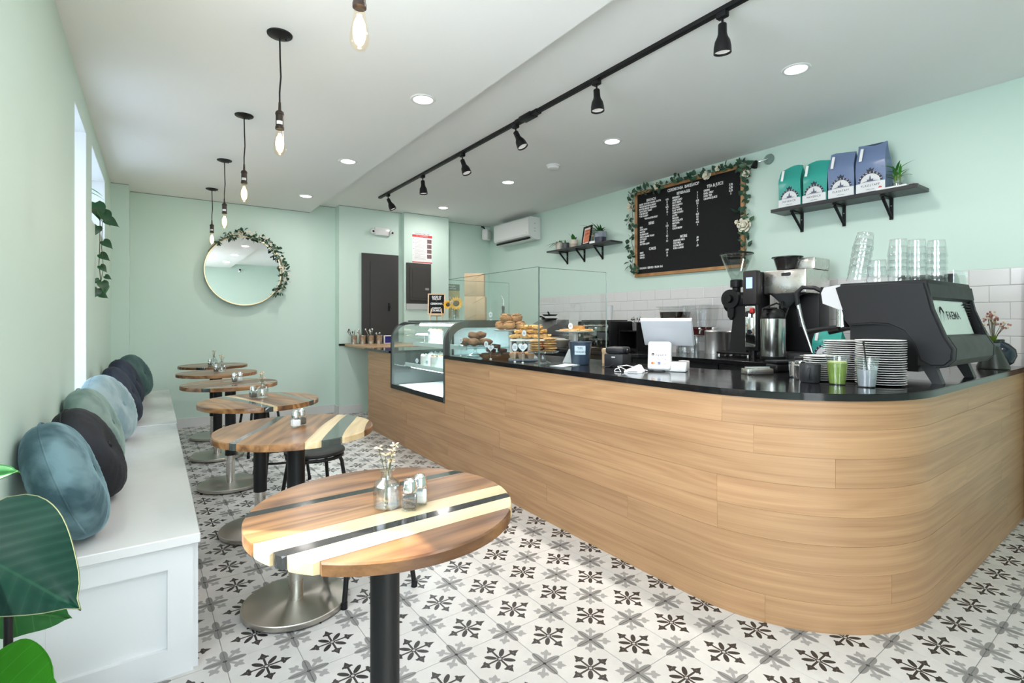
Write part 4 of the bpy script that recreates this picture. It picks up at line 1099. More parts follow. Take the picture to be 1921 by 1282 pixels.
# ---- lucky bamboo, figurine and tray
blade = [leaf_mesh('leaf', .13, .022, leaf_bright, .5, .3, 7, .8), leaf_mesh('leaf', .10, .020, leaf_mid, .35, .3, 7, .8)]
t = thing('lucky_bamboo', 'lucky bamboo in a clear pebble bowl at the end of the coffee shelf', 'plant', (4.50, 1.455, 2.2455))
ob('bowl', MB().lathe([(0,.002),(.035,.002),(.042,.02),(.042,.06),(.038,.062),(.038,.02),(0,.008)], 24), clear_thick, t)
mb = MB(); r = random.Random(2)
for k in range(60): mb.ball((r.uniform(-.026,.026), r.uniform(-.026,.026), r.uniform(.014,.052)), r.uniform(.005,.008), (1,1,.7), 6, 4)
pb = ob('pebbles', mb, mat('grey_green_pebbles', (.14,.18,.13), .6, var=.6, vscale=90), t); pb['kind'] = 'stuff'
for k, (x, y, hh) in enumerate(((0,.005,.15),(.012,-.012,.11),(-.012,.008,.10))):
    mb = MB(); mb.tube([(x,y,.02),(x,y,hh)], .0065, 8)
    for z in (.06,.09,.12):
        if z < hh: mb.cyl((x,y,z), .0078, .004, 8)
    st = ob('stalk', mb, mat('bamboo_green', (.13,.22,.03), .45), t)
    for q in range(6):
        a = q*1.25+k; o = link('leaf', blade[q % 2], st, (x, y, hh-.006*q), (0, -r.uniform(.5,1.1), a)); o.scale = (r.uniform(.7,1.0),)*3
tag(ob('white_tray', MB().rbox(4.408, 4.50, 1.37, 1.56, 2.2455, 2.258, .002, 1), white_gloss), 'flat white tray at the front of the coffee shelf', 'tray')
t = thing('cat_figurine', 'tiny white and red lucky figurine on the white tray', 'figurine', (4.435, 1.535, 2.2582))
ob('body', MB().lathe([(0,0),(.020,0),(.022,.012),(.015,.030),(0,.034)], 16), white_ceramic, t)
hd = ob('head', MB().ball((0,0,.042), .016), white_ceramic, t)
for s_ in (-1,1): ob('ear', MB().lathe([(.006,0),(0,.013)], 8, (0, s_*.009, .052)), white_ceramic, hd)
ob('red_bib', MB().lathe([(.0165,.026),(.0185,.021),(.0225,.012),(.0215,.008)], 16), mat('red_enamel', (.65,.04,.02), .3), t)
# dark stone bowl behind the figurine
t = thing('stone_dish', 'dark speckled dish beside the bamboo on the coffee shelf', 'dish', (4.50, 1.362, 2.2455))
ob('dish', MB().lathe([(0,.002),(.028,.002),(.036,.018),(.033,.018),(.026,.006),(0,.006)], 20), mat('speckled_stone', (.10,.09,.085), .5, var=.8, vscale=120), t)
ob('stones', MB().ball((0,0,.020), .026, (1,1,.5)), mat('white_stone', (.55,.54,.50), .7, var=.4, vscale=60), t)
# ---- small shelf
fern = [leaf_mesh('frond', .14, .022, leaf_mid, .7, .2, 8, .7), leaf_mesh('frond', .17, .026, leaf_dark, .9, .2, 8, .7), leaf_mesh('frond', .11, .020, leaf_bright, .6, .2, 8, .7)]
broad = [leaf_mesh('leaf', .12, .065, leaf_bright, .3, .15, 8, .9), leaf_mesh('leaf', .10, .055, leaf_mid, .3, .15, 8, .9)]
soil = mat('potting_soil', (.04,.025,.015), .95, bmp=.6, bscale=90)
def pot_plant(name, label, y, r0, hh, m1, m2, leaves, n, up, x=4.535, z=2.2405, sc=1.0, seed=1, group=None, trail=0, shape='pot'):
    t = thing(name, label, 'potted plant', (x, y, z), 0, group)
    cut = hh*.5
    pr = [(0,.001),(r0*.9,.001),(r0,cut)]; 
    ob('pot_base', MB().lathe(pr, 24), m2, t)
    pt = ob('pot', MB().lathe([(r0,cut),(r0*1.04,hh-.004),(r0*1.03,hh),(r0*.95,hh),(r0*.93,hh-.02),(0,hh-.02)], 24), m1, t)
    ob('soil', MB().lathe([(0,hh-.014),(r0*.92,hh-.014),(r0*.92,hh-.0195),(0,hh-.0195)], 16), soil, t)
    r = random.Random(seed)
    for k in range(n):
        a = r.uniform(0, 2*PI); el = r.uniform(*up)
        if math.cos(a) > -.15: el = max(el, 1.25)
        o = link('leaf', r.choice(leaves), t, (r0*.4*math.cos(a)*r.random(), r0*.4*math.sin(a)*r.random(), hh-.016), (0, -el, a)); q = sc*r.uniform(.7,1.15)*(.5 if math.cos(a) > -.15 else 1); o.scale = (q,q,q)
    return t
cream_pot = mat('cream_ceramic', (.70,.64,.56), .4); slate_pot = mat('slate_ceramic', (.09,.10,.11), .4); taupe_pot = mat('taupe_ceramic', (.55,.45,.38), .5); grey_pot = mat('grey_blue_ceramic', (.30,.33,.40), .45, var=.2); navy_pot = mat('navy_ceramic', (.04,.04,.07), .4, var=.4, vscale=30)
pot_plant('trailing_fern', 'trailing fern in a cream pot at the left of the small shelf', 5.345, .052, .105, cream_pot, cream_pot, fern, 26, (.1, 1.1), seed=4)
pot_plant('mini_fern', 'small fern in a dark slate pot on the small shelf', 5.205, .046, .085, slate_pot, slate_pot, fern, 18, (.5, 1.2), sc=.7, seed=5)
pot_plant('rubber_seedling', 'broad-leaved seedling in a two-tone taupe pot beside the frame', 5.045, .050, .105, cream_pot, taupe_pot, broad, 7, (.7, 1.35), seed=6, sc=1.1)
pot_plant('spider_plant', 'bushy spider plant in a two-tone blue pot on the small shelf', 4.535, .072, .135, grey_pot, navy_pot, fern+[fern[1]], 44, (.25, 1.35), sc=1.05, seed=7, x=4.515)
t = thing('framed_card', 'black-framed orange licence card leaning on the small shelf', 'picture frame', (4.515, 4.79, 2.2418), 0, None, (PI/2-D(9), 0, -PI/2+D(-14)))
for nm, b in (('frame_rail', (-.105,.105,.228,.250)), ('frame_rail', (-.105,.105,0,.022)), ('frame_stile', (-.105,-.083,.022,.228)), ('frame_stile', (.083,.105,.022,.228))):
    ob(nm, MB().rbox(b[0], b[1], b[2], b[3], 0, .018, .002, 1), black_plastic, t, smooth=0)
ob('mat_board', MB().box(-.083, .083, .022, .228, .002, .007), white_paper, t, smooth=0)
cd = ob('orange_card', MB().box(-.070, .070, .036, .205, .0072, .0082), mat('orange_card', (.80,.24,.13), .6), t, smooth=0)
text('CERTIFICATE', .017, navy_ink, cd, (0, .188, .0085)); text('FOOD PERMIT', .013, navy_ink, cd, (0, .15, .0085))
ob('seal', MB().cyl((0, .165, .0083), .006, .0004, 12), navy_ink, cd)
for z in (.135,.12,.10,.085,.06): ob('print_line', MB().box(-.05, .05, z-.0015, z+.0015, .0083, .0086), mat('brown_print', (.45,.12,.06), .6), cd, smooth=0)
t = thing('glass_candle_jar', 'small jar of dried sprigs beside the framed card', 'jar', (4.50, 4.655, 2.2405))
ob('jar', MB().lathe([(0,.002),(.022,.002),(.024,.01),(.024,.045),(.018,.055),(.018,.062),(.016,.062),(.016,.055),(.021,.044),(.021,.01),(0,.006)], 20), clear_thick, t)
r = random.Random(6)
for k in range(6):
    p = (r.uniform(-.02,.02), r.uniform(-.02,.02), r.uniform(.09,.12)); st = ob('sprig', MB().tube([(0,0,.01), (p[0]*.4,p[1]*.4,.06), p], .001, 4), stem_m, t)
    ob('dried_bud', MB().ball(p, .007, (1,1,1.3), 6, 4), dried_petal, st)
tag(ob('price_card', MB().rbox(4.446, 4.452, 4.565, 4.66, 2.2405, 2.268, .001, 1), white_paper, smooth=0), 'small white folded card on the small plant shelf', 'card')
# ================================================================ COFFEE EQUIPMENT
ZW, ZB = CT+.0303, .9722          # tops of the front and of the back worktop
mach_black = mat('machine_black', (.012,.012,.013), .48, spec=.25); mach_grey = mat('machine_grey', (.52,.52,.54), .35); mach_dark = mat('machine_dark', (.007,.007,.008), .4, spec=.25)
YZ = Matrix(((0,0,1,0),(1,0,0,0),(0,1,0,0),(0,0,0,1)))           # (y, z, x) prisms: profile in the y-z plane, extruded along x
em = thing('espresso_machine', 'large black espresso machine on the counter with glasses on top', 'espresso machine', (0,0,0))
X0, X1 = 2.93, 3.62
side = [(1.232,1.452),(1.194,1.466),(1.05,1.466),(.84,1.458),(.826,1.40),(.812,1.33),(.765,1.20),(.735,1.145),(.738,1.095),(.767,1.064),(.82,1.060),(.862,1.085),(.885,1.16),(.925,1.222),(.985,1.252),(1.06,1.258),(1.16,1.250),(1.180,1.278)]
for a, b in ((X0, X0+.045), (X1-.045, X1)):
    bm = bmesh.new(); lo = [bm.verts.new((a, y, z)) for y, z in side]; f = bm.faces.new(lo)
    r = bmesh.ops.extrude_face_region(bm, geom=[f]); bmesh.ops.translate(bm, verts=[v for v in r['geom'] if isinstance(v, bmesh.types.BMVert)], vec=(b-a, 0, 0))
    bmesh.ops.recalc_face_normals(bm, faces=bm.faces)
    ed = [e for e in bm.edges if abs(e.verts[0].co.x-e.verts[1].co.x) < 1e-6]
    bmesh.ops.bevel(bm, geom=ed, offset=.010, segments=3, affect='EDGES')
    ob('side_shell', MB().addbm(bm), mach_black, em, smooth=40)
ob('body', MB().prism([(1.17,1.03),(1.17,1.44),(.86,1.44),(.88,1.10),(.88,1.03)], X0+.05, X1-.05, M=YZ), mach_dark, em, smooth=0)
ob('top_deck', MB().rbox(X0+.03, X1-.03, .835, 1.20, 1.430, 1.4685, .006), mach_black, em)
ob('rear_header', MB().prism([(.905,1.462),(.832,1.448),(.822,1.385),(.84,1.372),(.905,1.40)], X0+.02, X1-.001, M=YZ), mach_black, em, smooth=30)
ob('rear_apron', MB().prism([(.79,1.205),(.765,1.20),(.735,1.145),(.738,1.095),(.767,1.064),(.88,1.062),(.88,1.205)], X0+.046, X1-.046, M=YZ), mat('machine_apron', (.032,.031,.030), .48, spec=.3), em, smooth=35)
ob('vent_block', MB().box(X1-.135, X1-.046, .84, .88, 1.21, 1.385), mach_dark, em, smooth=0)
for k in range(8): ob('vent_slat', MB().box(X1-.13, X1-.05, .826, .840, 1.26+k*.014, 1.265+k*.014), mach_black, em, smooth=0)
# sloping rear glass with the maker's name
Mg = T(0, .790, 1.208, rx=D(-15))   # panel leans inwards as it rises
gp = ob('rear_glass', MB().box(X0+.05, X1-.14, 0, .004, 0, .172, M=T(0,.792,1.207) @ Matrix.Rotation(D(-16), 4, 'X')), glass('rear_glass', (.86,.90,.86), 1.5, 1.4, .02, .12), em, smooth=0)
ob('rear_liner', MB().box(X0+.05, X1-.14, .010, .014, 0, .170, M=T(0,.792,1.207) @ Matrix.Rotation(D(-16), 4, 'X')), mat('rear_liner', (.50,.52,.46), .45), em, smooth=0)
text('FAEMA', .056, mach_black, gp, (3.255, .8185, 1.298), (PI/2+D(-16)*1, 0, 0), sx=1.15, ext=.0006, bold=.0008)
mb = MB(); mb.tube([(3.075,.8185,1.272),(3.075,.824,1.318),(3.098,.829,1.34),(3.122,.824,1.318),(3.122,.8185,1.272)], .003, 5, True); ob('emblem', mb, mach_black, gp)
for x in (X0+.09, X1-.11):
    for y, dy in ((.85, -.035), (1.12, .03)):
        ob('leg', MB().prism([(y-.028,1.062),(y+.028,1.062),(y+.018+dy,ZW+.0004),(y-.022+dy,ZW+.0004)], x-.022, x+.022, M=YZ), dark_metal, em, smooth=0)
ob('front_fascia', MB().prism([(1.206,1.333),(1.284,1.366),(1.292,1.423),(1.278,1.452),(1.20,1.462),(1.185,1.33)], X0+.004, X1-.004, M=YZ), mach_grey, em, smooth=30)
ob('drip_tray', MB().rbox(X0+.03, X1-.03, 1.172, 1.45, 1.015, 1.075, .012, 3), mach_dark, em)
ob('drip_grille', MB().box(X0+.06, X1-.06, 1.20, 1.43, 1.0752, 1.079), steel, em, smooth=0)
for x in (3.12, 3.42):
    gh = ob('group_head', MB().cyl((x, 1.26, 1.24), .034, .10, 20), chrome, em)
    ob('portafilter', MB().tube([(x,1.28,1.235),(x,1.36,1.228),(x,1.46,1.205)], [.016,.014,.017], 10), black_plastic, gh)
for x in (X0+.03, X1-.03):
    w = ob('steam_wand', MB().tube([(x+.03,1.25,1.40),(x+.01,1.34,1.455),(x,1.40,1.46),(x-.005,1.43,1.43),(x,1.425,1.36)], .012, 10), black_plastic, em)
    ob('wand_tip', MB().tube([(x,1.425,1.37),(x,1.40,1.26),(x-.005,1.345,1.10)], [.011,.009,.006], 10), chrome, w)
    ob('wand_grip', MB().tube([(x,1.424,1.34),(x,1.405,1.24)], .0125, 10), black_plastic, w)
    ob('knob', MB().cyl((x,1.285,1.405), .020, .05, 16, M=None), black_plastic, em)
rail_g = glass('acrylic_rail', (.90,.94,.93), 1.5, 1.0, .05, .06)
ob('cup_rail', MB().box(3.36, X1-.035, .842, .846, 1.469, 1.535), rail_g, em, smooth=0); ob('cup_rail', MB().box(X1-.039, X1-.035, .847, 1.18, 1.469, 1.535), rail_g, em, smooth=0)
# ---- tumblers stacked upside down on the machine
tumb = mesh_of('tumbler', MB().lathe([(.0475,0),(.0485,.002),(.0455,.03),(.0370,.084),(.0382,.087),(.0370,.0905),(.0340,.0905),(.031,.086),(0,.085)], 20), glass('tumbler_glass', (.945,.955,.955), 1.6, 1.5, .015, .015))
def tumbler_stack(where, x, y, n, lx=0, ly=0, pitch=.036):
    for k in range(n):
        o = link('glass_tumbler', tumb, None, (x+lx*k*pitch, y+ly*k*pitch, 1.4692+(.012 if lx else 0)+k*pitch), (ly*-1.0, lx, 0))
        pos = 'only one in the short stack' if n == 1 else ('top' if k == n-1 else ('bottom' if k == 0 else '%s from the bottom' % ('second', 'third', 'fourth', 'fifth', 'sixth')[k-1]))
        tag(o, 'clear glass tumbler, %s, %s' % (pos, where), 'glass', 'tumblers stacked upside down on the espresso machine')
tumbler_stack('in the leaning stack at the left end', 3.06, 1.170, 6, .16, -.10, .034)
tumbler_stack('in the low stack beside the leaning stack', 3.145, 1.105, 2)
tumbler_stack('in the stack left of the middle', 3.215, 1.035, 5)
tumbler_stack('in the stack right of the middle', 3.315, .985, 5)
tumbler_stack('in the tall stack at the right end', 3.42, .930, 5)
cupm = mat('black_cup_glaze', (.022,.022,.025), .35, spec=.3)
cup_me = mesh_of('cup', MB().lathe([(.036,0),(.038,.002),(.036,.03),(.026,.055),(.018,.058),(0,.058),(0,.052),(.024,.050),(.033,.028),(.034,.002),(.036,0)], 20), cupm)
for k, (x, y) in enumerate(((3.515,.895),(3.56,.968),(3.48,1.0),(3.55,1.052),(3.44,1.078))):
    o = thing('coffee_cup', 'dark coffee cup upside down behind the clear rail, %s' % ('nearest the customers','beside the nearest one at the rail','behind the rightmost glasses','rear one at the rail','farthest back')[k], 'cup', (x, y, 1.4692), k*.7+.4, 'dark cups on the espresso machine')
    link('cup', cup_me, o); ob('handle', MB().tube([(.033,0,.012),(.05,0,.014),(.052,0,.03),(.034,0,.036)], .004, 6), cupm, o)
# ---- saucer stacks
saucer = MB(); saucer.lathe([(.03,0),(.05,.0002),(.084,.0045),(.0925,.0064)], 36); saucer.cur = 1; saucer.lathe([(.0925,.0064),(.0978,.0068),(.0992,.0082),(.0975,.0094),(.060,.0055),(0,.005)], 36); saucer.cur = 0; saucer.lathe([(0,.0),(.03,0)], 36)
sauc_me = mesh_of('saucer', saucer, [mach_dark, white_ceramic])
ORD = ('bottom','second','third','fourth','fifth','sixth','seventh','eighth','ninth','tenth','eleventh','twelfth','thirteenth','fourteenth','fifteenth','sixteenth','seventeenth','eighteenth','nineteenth','twentieth')
def saucers(where, x, y, n, k=1.0):
    for i in range(n):
        o = link('saucer', sauc_me, None, (x+random.uniform(-.0012,.0012), y+random.uniform(-.0012,.0012), ZW+.0006+i*.0104)); o.scale = (k, k, 1)
        lab = 'top' if i == n-1 else ('bottom' if i == 0 else ORD[i]+' from the bottom')
        tag(o, 'white-rimmed black saucer, %s of the %s' % (lab, where), 'saucer', 'saucers stacked on the counter')
saucers('tallest stack beside the machine', 2.752, .955, 20)
saucers('stack behind the iced water', 2.862, 1.145, 19)
saucers('low stack behind the black mug', 2.70, 1.195, 12, .72)
# ---- cups on the front edge
cup_clear = glass('cup_plastic', (.93,.95,.95), 1.45, 1.0, .03, .05)
matcha = mat('matcha_latte', (.30,.42,.06), .6, var=.12, vscale=30); froth = mat('matcha_froth', (.55,.62,.22), .8)
ice_w = mat('iced_water', (.45,.46,.50), .25)
def cold_cup(label, x, y, rot, liquid, lv, lid_straw):
    t = thing('plastic_cup', label, 'drink', (x, y, ZW+.0003), rot)
    R0, R1, Hc = .034, .046, .128
    ob('cup', MB().lathe([(0,.002),(R0,.001),(R1,Hc),(R1+.0025,Hc+.002),(R1,Hc+.004),(R1-.0015,Hc),(R0-.0015,.004),(0,.004)], 32), cup_clear, t)
    rr = lambda z: R0-.002+(R1-R0)*z/Hc
    ob('drink', MB().lathe([(0,.005),(rr(.005),.005),(rr(lv),lv),(0,lv)], 32), liquid, t)
    ob('logo_sticker', MB().lathe([(rr(.05)+.003,.045),(rr(.07)+.0032,.068),(rr(.09)+.0034,.092)], 6, a0=-.42, a1=.30), mat('sticker_white', (.72,.78,.84), .5), t, smooth=80)
    return t
t = cold_cup('green iced matcha in a clear plastic cup on the counter edge', 2.60, 1.075, D(-20), matcha, .098, False)
ob('froth', MB().lathe([(0,.0985),(.0400,.0985),(.0405,.106),(0,.107)], 28), froth, t)
t = cold_cup('clear plastic cup of iced water with a black straw', 2.60, .955, D(-20), ice_w, .075, True)
ob('straw', MB().tube([(.008,-.004,.012),(-.012,.004,.19)], .003, 8), black_plastic, t)
ob('straw_top', MB().lathe([(.006,-.004),(.011,-.002),(.011,.002),(.006,.004),(.006,-.004)], 20, M=T(-.013,.004,.196, rx=PI/2, rz=.8)), black_plastic, t)
r = random.Random(5); mb = MB()
for k in range(5): mb.rbox(-.010,.010,-.010,.010,-.010,.010, .003, 1, M=T(r.uniform(-.018,.018), r.uniform(-.018,.018), .085+.008*k, r.random(), r.random(), r.random()))
o = ob('ice_cubes', mb, clear_thick, t); o['kind'] = 'stuff'
t = thing('black_mug', 'short dark grey mug between the steel pitcher and the matcha', 'mug', (2.578, 1.185, ZW+.0003), D(200))
ob('body', MB().lathe([(0,.001),(.038,.001),(.043,.01),(.046,.085),(.0445,.088),(.042,.085),(.039,.012),(0,.010)], 28), mat('charcoal_mug', (.03,.031,.033), .4, spec=.3), t)
ob('handle', MB().tube([(.043,0,.07),(.068,0,.068),(.072,0,.04),(.060,0,.02),(.041,0,.02)], .005, 8), MATS['charcoal_mug'], t)
t = thing('milk_pitcher', 'small polished steel canister left of the dark mug', 'pitcher', (2.655, 1.262, ZW+.0003))
ob('body', MB().lathe([(0,.001),(.031,.001),(.033,.004),(.033,.078),(.034,.080),(.034,.094),(.030,.097),(0,.098)], 28), chrome, t)
ob('band', MB().lathe([(.0333,.070),(.0345,.071),(.0345,.076),(.0333,.077)], 28), steel, t)
t = thing('shot_glass', 'small clear ridged glass behind the steel canister', 'glass', (2.735, 1.335, ZW+.0003))
ob('glass', MB().lathe([(0,.003),(.022,.002),(.030,.085),(.028,.085),(.020,.008),(0,.008)], 16), clear_thick, t)
ob('sugar_sticks', MB().box(-.012,.012,-.010,.010,.01,.08), mat('brown_sugar', (.30,.22,.16), .8), t)
t = thing('knock_box', 'low stainless steel box on the inner edge of the counter', 'box', (2.735, 1.535, ZW+.0003), D(-30))
ob('tray', MB().rbox(-.075, .075, -.035, .035, 0, .032, .004), steel, t); ob('bar', MB().tube([(-.07,0,.036),(.07,0,.036)], .006, 8), chrome, t)
tag(ob('sugar_box', MB().rbox(2.655, 2.70, 1.945, 1.995, ZW+.0003, ZW+.05, .003), mat('off_white_card', (.66,.62,.60), .6)), 'small off-white box behind the tablet stand', 'box')
t = thing('grounds_bin', 'long black bin with rounded lid in front of the espresso machine tray', 'bin', (3.0, 1.52, ZW+.0003), D(-25))
ob('bin', MB().rbox(-.09, .09, -.05, .05, 0, .05, .015, 3), mach_dark, t); ob('lid', MB().rbox(-.092, .092, -.052, .052, .0505, .066, .006, 2), black_plastic, t)
# ---- bulk brewer, airpot
t = thing('coffee_brewer', 'tall stainless coffee brewer with black funnel basket', 'coffee brewer', (4.24, 2.05, ZB), D(90))
# local x -> world y, local y -> world -x : front faces the customers
def L(x, y, z): return (x, y, z)
ob('base', MB().rbox(-.17, .17, -.20, .22, 0, .055, .01), dark_metal, t)
ob('column', MB().rbox(-.16, .16, -.20, -.02, .055, .70, .012), mat('brewer_black', (.015,.015,.016), .45, spec=.28), t)
hd = ob('head', MB().rbox(-.165, .165, -.20, .20, .515, .705, .012), steel, t)
ob('badge', MB().rbox(-.05, .02, .2002, .206, .655, .68, .002, 1), dark_metal, hd)
ob('tower', MB().rbox(-.165, -.02, -.20, .06, .705, .80, .012), steel, t)
ob('basket', MB().lathe([(.045,0),(.075,.012),(.10,.10),(.115,.105),(.115,.112),(0,.112)], 24, (.045, .06, .705)), mat('smoked_black', (.02,.018,.018), .2), t)
ob('funnel', MB().lathe([(.02,.415),(.10,.50),(.115,.514),(0,.514)], 24, (.02,.12,0)), mat('smoked_grey', (.10,.10,.11), .2), t)
ob('spout', MB().tube([(.02,.16,.47),(.02,.19,.43),(.02,.195,.40)], .012, 8), black_plastic, t)
t = thing('airpot', 'stainless steel airpot with black lid under the brewer spout', 'airpot', (3.925, 2.075, ZB), D(90))
ob('foot_ring', MB().lathe([(0,0),(.088,0),(.092,.006),(.092,.03),(0,.03)], 32), black_plastic, t)
ob('body', MB().lathe([(.089,.0302),(.0895,.032),(.0895,.318),(.086,.322),(0,.322)], 40), mat('airpot_steel', (.66,.65,.63), .2, 1.0), t)
lid = ob('lid', MB().lathe([(.088,.3222),(.088,.35),(.070,.385),(.05,.395),(0,.396)], 32), black_plastic, t)
ob('lever', MB().rbox(-.025,.025,-.02,.10,.392,.405,.005), black_plastic, lid); ob('pour_spout', MB().tube([(0,.07,.365),(0,.115,.36),(0,.12,.335)], .012, 8), black_plastic, lid)
ob('carry_handle', MB().tube([(-.09,0,.33),(-.10,-.03,.40),(0,-.05,.44),(.10,-.03,.40),(.09,0,.33)], .007, 6), black_plastic, lid)
# ---- thermal server in white/steel with tap
t = thing('hot_water_tower', 'black and chrome water tower with small blue display and red tap', 'water dispenser', (4.06, 2.275, ZB), D(90))
ob('column', MB().rbox(-.055, .055, -.10, .09, .06, .70, .012), mat('brewer_black', (.015,.015,.016), .45, spec=.28), t)
ob('chrome_front', MB().rbox(-.043, .043, .0905, .115, .09, .425, .006), chrome, t)
ob('display_box', MB().rbox(-.058, .058, .05, .125, .435, .71, .012), mat('graphite_plastic', (.04,.036,.036), .45, spec=.3), t)
ob('display', MB().rbox(-.027, .027, .1252, .1275, .565, .655, .001, 1), mat('blue_display', (.3,.45,.9), .3, emit=(.45,.6,1.0), es=.9), t)
tp = ob('tap', MB().tube([(0,.115,.375),(0,.16,.37),(0,.165,.335)], .012, 10), black_plastic, t); ob('red_lever', MB().rbox(-.045,-.015,.118,.15,.365,.405,.006), mat('red_plastic', (.55,.03,.03), .35), tp)
ob('dial', MB().cyl((0,0,0), .018, .012, 20, M=T(0,.1152,.215, rx=-PI/2)), black_plastic, t)
ob('foot', MB().lathe([(.022,0),(.016,.06),(0,.06)], 12, (0,.06,0)), black_plastic, t); ob('base_plate', MB().rbox(-.05,.05,-.10,.05,0,.0602,.006), mach_dark, t)
# ---- coffee grinder
t = thing('coffee_grinder', 'black bulk coffee grinder with clear cone hopper', 'grinder', (4.22, 2.515, ZB), D(90))
ob('base_tray', MB().rbox(-.15, .16, -.14, .13, .012, .038, .012, 2), mach_dark, t)
for x in (-.13, .14):
    for y in (-.12, .11): ob('foot', MB().cyl((x, y, 0), .012, .0122, 10), chrome, t)
mb = MB(); mb.add([(-.10,-.09,.038),(.06,-.09,.038),(.06,.09,.038),(-.10,.09,.038),(-.085,-.085,.45),(.015,-.085,.45),(.015,.075,.45),(-.085,.075,.45)], [(0,3,2,1),(4,5,6,7),(0,1,5,4),(1,2,6,5),(2,3,7,6),(3,0,4,7)])
ob('tower', mb, mat('grinder_black', (.014,.014,.015), .45, spec=.28), t, smooth=0)
ob('motor', MB().cyl((0,0,-.12), .085, .24, 28, M=T(-.0,0,.47, ry=PI/2)), MATS['grinder_black'], t)
bh = ob('burr_housing', MB().lathe([(0,0),(.05,0),(.075,.02),(.082,.05),(.082,.09),(0,.09)], 28, M=T(.04,.0,.495, rx=-PI/2) @ T(0,0,.02)), MATS['grinder_black'], t)
ob('adjust_knob', MB().cyl((0,0,.11), .035, .04, 20, M=T(.04,0,.495, rx=-PI/2)), black_plastic, bh)
for k in range(3): ob('bolt', MB().ball((.04+.065*math.cos(k*2.1+.5), .105, .495+.065*math.sin(k*2.1+.5)), .007, (1,.5,1), 8, 5), chrome, bh)
ob('chute', MB().prism([(.075,.44),(.005,.44),(.012,.34),(.04,.31),(.065,.34)], .03, .10, M=Matrix(((1,0,0,0),(0,0,1,0),(0,1,0,0),(0,0,0,1)))), MATS['grinder_black'], t, smooth=0)
ob('neck', MB().lathe([(.034,.555),(.034,.595),(.052,.60),(.052,.66),(.046,.665),(0,.665)], 24, (.03,.02,0)), black_plastic, t)
hp = ob('hopper', MB().lathe([(.046,.662),(.060,.70),(.098,.79),(.128,.865),(.134,.885),(.131,.885),(.124,.865),(.094,.79),(.056,.70),(.042,.664)], 36, (.03,.02,0)), glass('hopper_plastic', (.90,.92,.91), 1.5, 1.0, .03, .06), t)
ob('hopper_lid', MB().lathe([(.10,.886),(.138,.886),(.140,.893),(.135,.898),(.10,.893),(.10,.886)], 36, (.03,.02,0)), black_plastic, hp)
# ---- canisters
for k, (x, y, r0, hh, lb) in enumerate(((4.26, 2.80, .088, .205, 'brushed steel canister between the juice dispenser and the grinder'), (4.45, 2.735, .072, .20, 'grey canister half hidden behind the grinder'))):
    t = thing('steel_canister', lb, 'canister', (x, y, ZB), 0, 'steel canisters')
    ob('body', MB().lathe([(0,.001),(r0,.001),(r0,hh-.004),(r0+.003,hh),(0,hh)], 32), mat('satin_steel', (.60,.575,.56), .38, .9), t)
    ob('lid', MB().lathe([(r0+.002,hh),(r0*.95,hh+.010),(r0*.5,hh+.016),(0,hh+.018)], 32), MATS['satin_steel'], t)
    ob('knob', MB().rbox(-.03,.03,-.012,.012,hh+.015,hh+.04,.006), white_ceramic, t)
# ---- drink dispensers
cold_brew = mat('cold_brew', (.020,.010,.006), .15); juice = mat('hibiscus_juice', (.085,.010,.014), .15)
disp_g = glass('dispenser_plastic', (.90,.91,.91), 1.5, 1.0, .04, .07)
def dispenser(label, y, w, hh, lv, liq, zb, x=4.36, stand=.16):
    t = thing('drink_dispenser', label, 'dispenser', (x, y, ZB), D(90), 'clear drink dispensers')
    def ring(z, k): a, b = w/2*k, .11*k; return [(-a, -b, z), (a, -b, z), (a, b, z), (-a, b, z)]
    def k_of(z): return .66+.34*((z-stand)/hh)**.7
    def shell(z0, z1, inset):
        mb = MB(); n = 7; vs = []
        for i in range(n+1):
            z = z0+(z1-z0)*i/n; k = k_of(max(z, stand+.0001))-inset
            m_ = 28
            for j in range(m_):
                a = 2*PI*j/m_; c, s_ = math.cos(a), math.sin(a); e = .45
                vs.append((w/2*k*math.copysign(abs(c)**e, c), .11*k*math.copysign(abs(s_)**e, s_), z))
        fs = [(i*m_+j, i*m_+(j+1) % m_, (i+1)*m_+(j+1) % m_, (i+1)*m_+j) for i in range(n) for j in range(m_)]
        return mb.add(vs, fs+[tuple(range(m_))]), n, m_
    mb, n, m_ = shell(stand, stand+hh, 0); ob('tank', mb, disp_g, t)
    mb, n, m_ = shell(stand+.006, stand+lv, .03); mb.f.append([n*m_+j for j in range(m_)]); mb.m.append(0); ob('drink', mb, liq, t)
    ob('lid', MB().rbox(-w/2*1.02, w/2*1.02, -.112, .112, stand+hh-.001, stand+hh+.012, .005), disp_g, t)
    tp = ob('tap', MB().tube([(-w*.22,.075,stand+.06),(-w*.22,.125,stand+.055),(-w*.22,.13,stand+.02)], .010, 8), chrome, t); ob('tap_knob', MB().ball((-w*.22,.128,stand+.068), .015), chrome, tp)
    for s_ in (-1,1): ob('stand_foot', MB().lathe([(.030,0),(.026,stand*.5),(.034,stand-.002),(.028,stand-.002),(.02,stand*.5),(.024,0)], 14, (s_*w*.22, 0, 0)), disp_g, t)
    ob('stand_ring', MB().rbox(-w*.33, w*.33, -.07, .07, stand-.010, stand-.001, .003, 1), disp_g, t)
    return t
dispenser('tall clear dispenser full of black cold brew behind the tablet', 3.315, .30, .28, .235, cold_brew, 0)
dispenser('clear dispenser with a little dark red juice at the bottom', 3.00, .29, .285, .085, juice, 0)
for k, (x, y) in enumerate(((4.12, 3.02), (4.14, 2.95), (4.18, 3.09))):
    o = tag(link('glass_tumbler', tumb, None, (x, y, ZB)), 'clear tumbler below the juice dispenser, %s' % ('in front', 'right of the front one', 'farthest left')[k], 'glass', 'tumblers on the back counter')
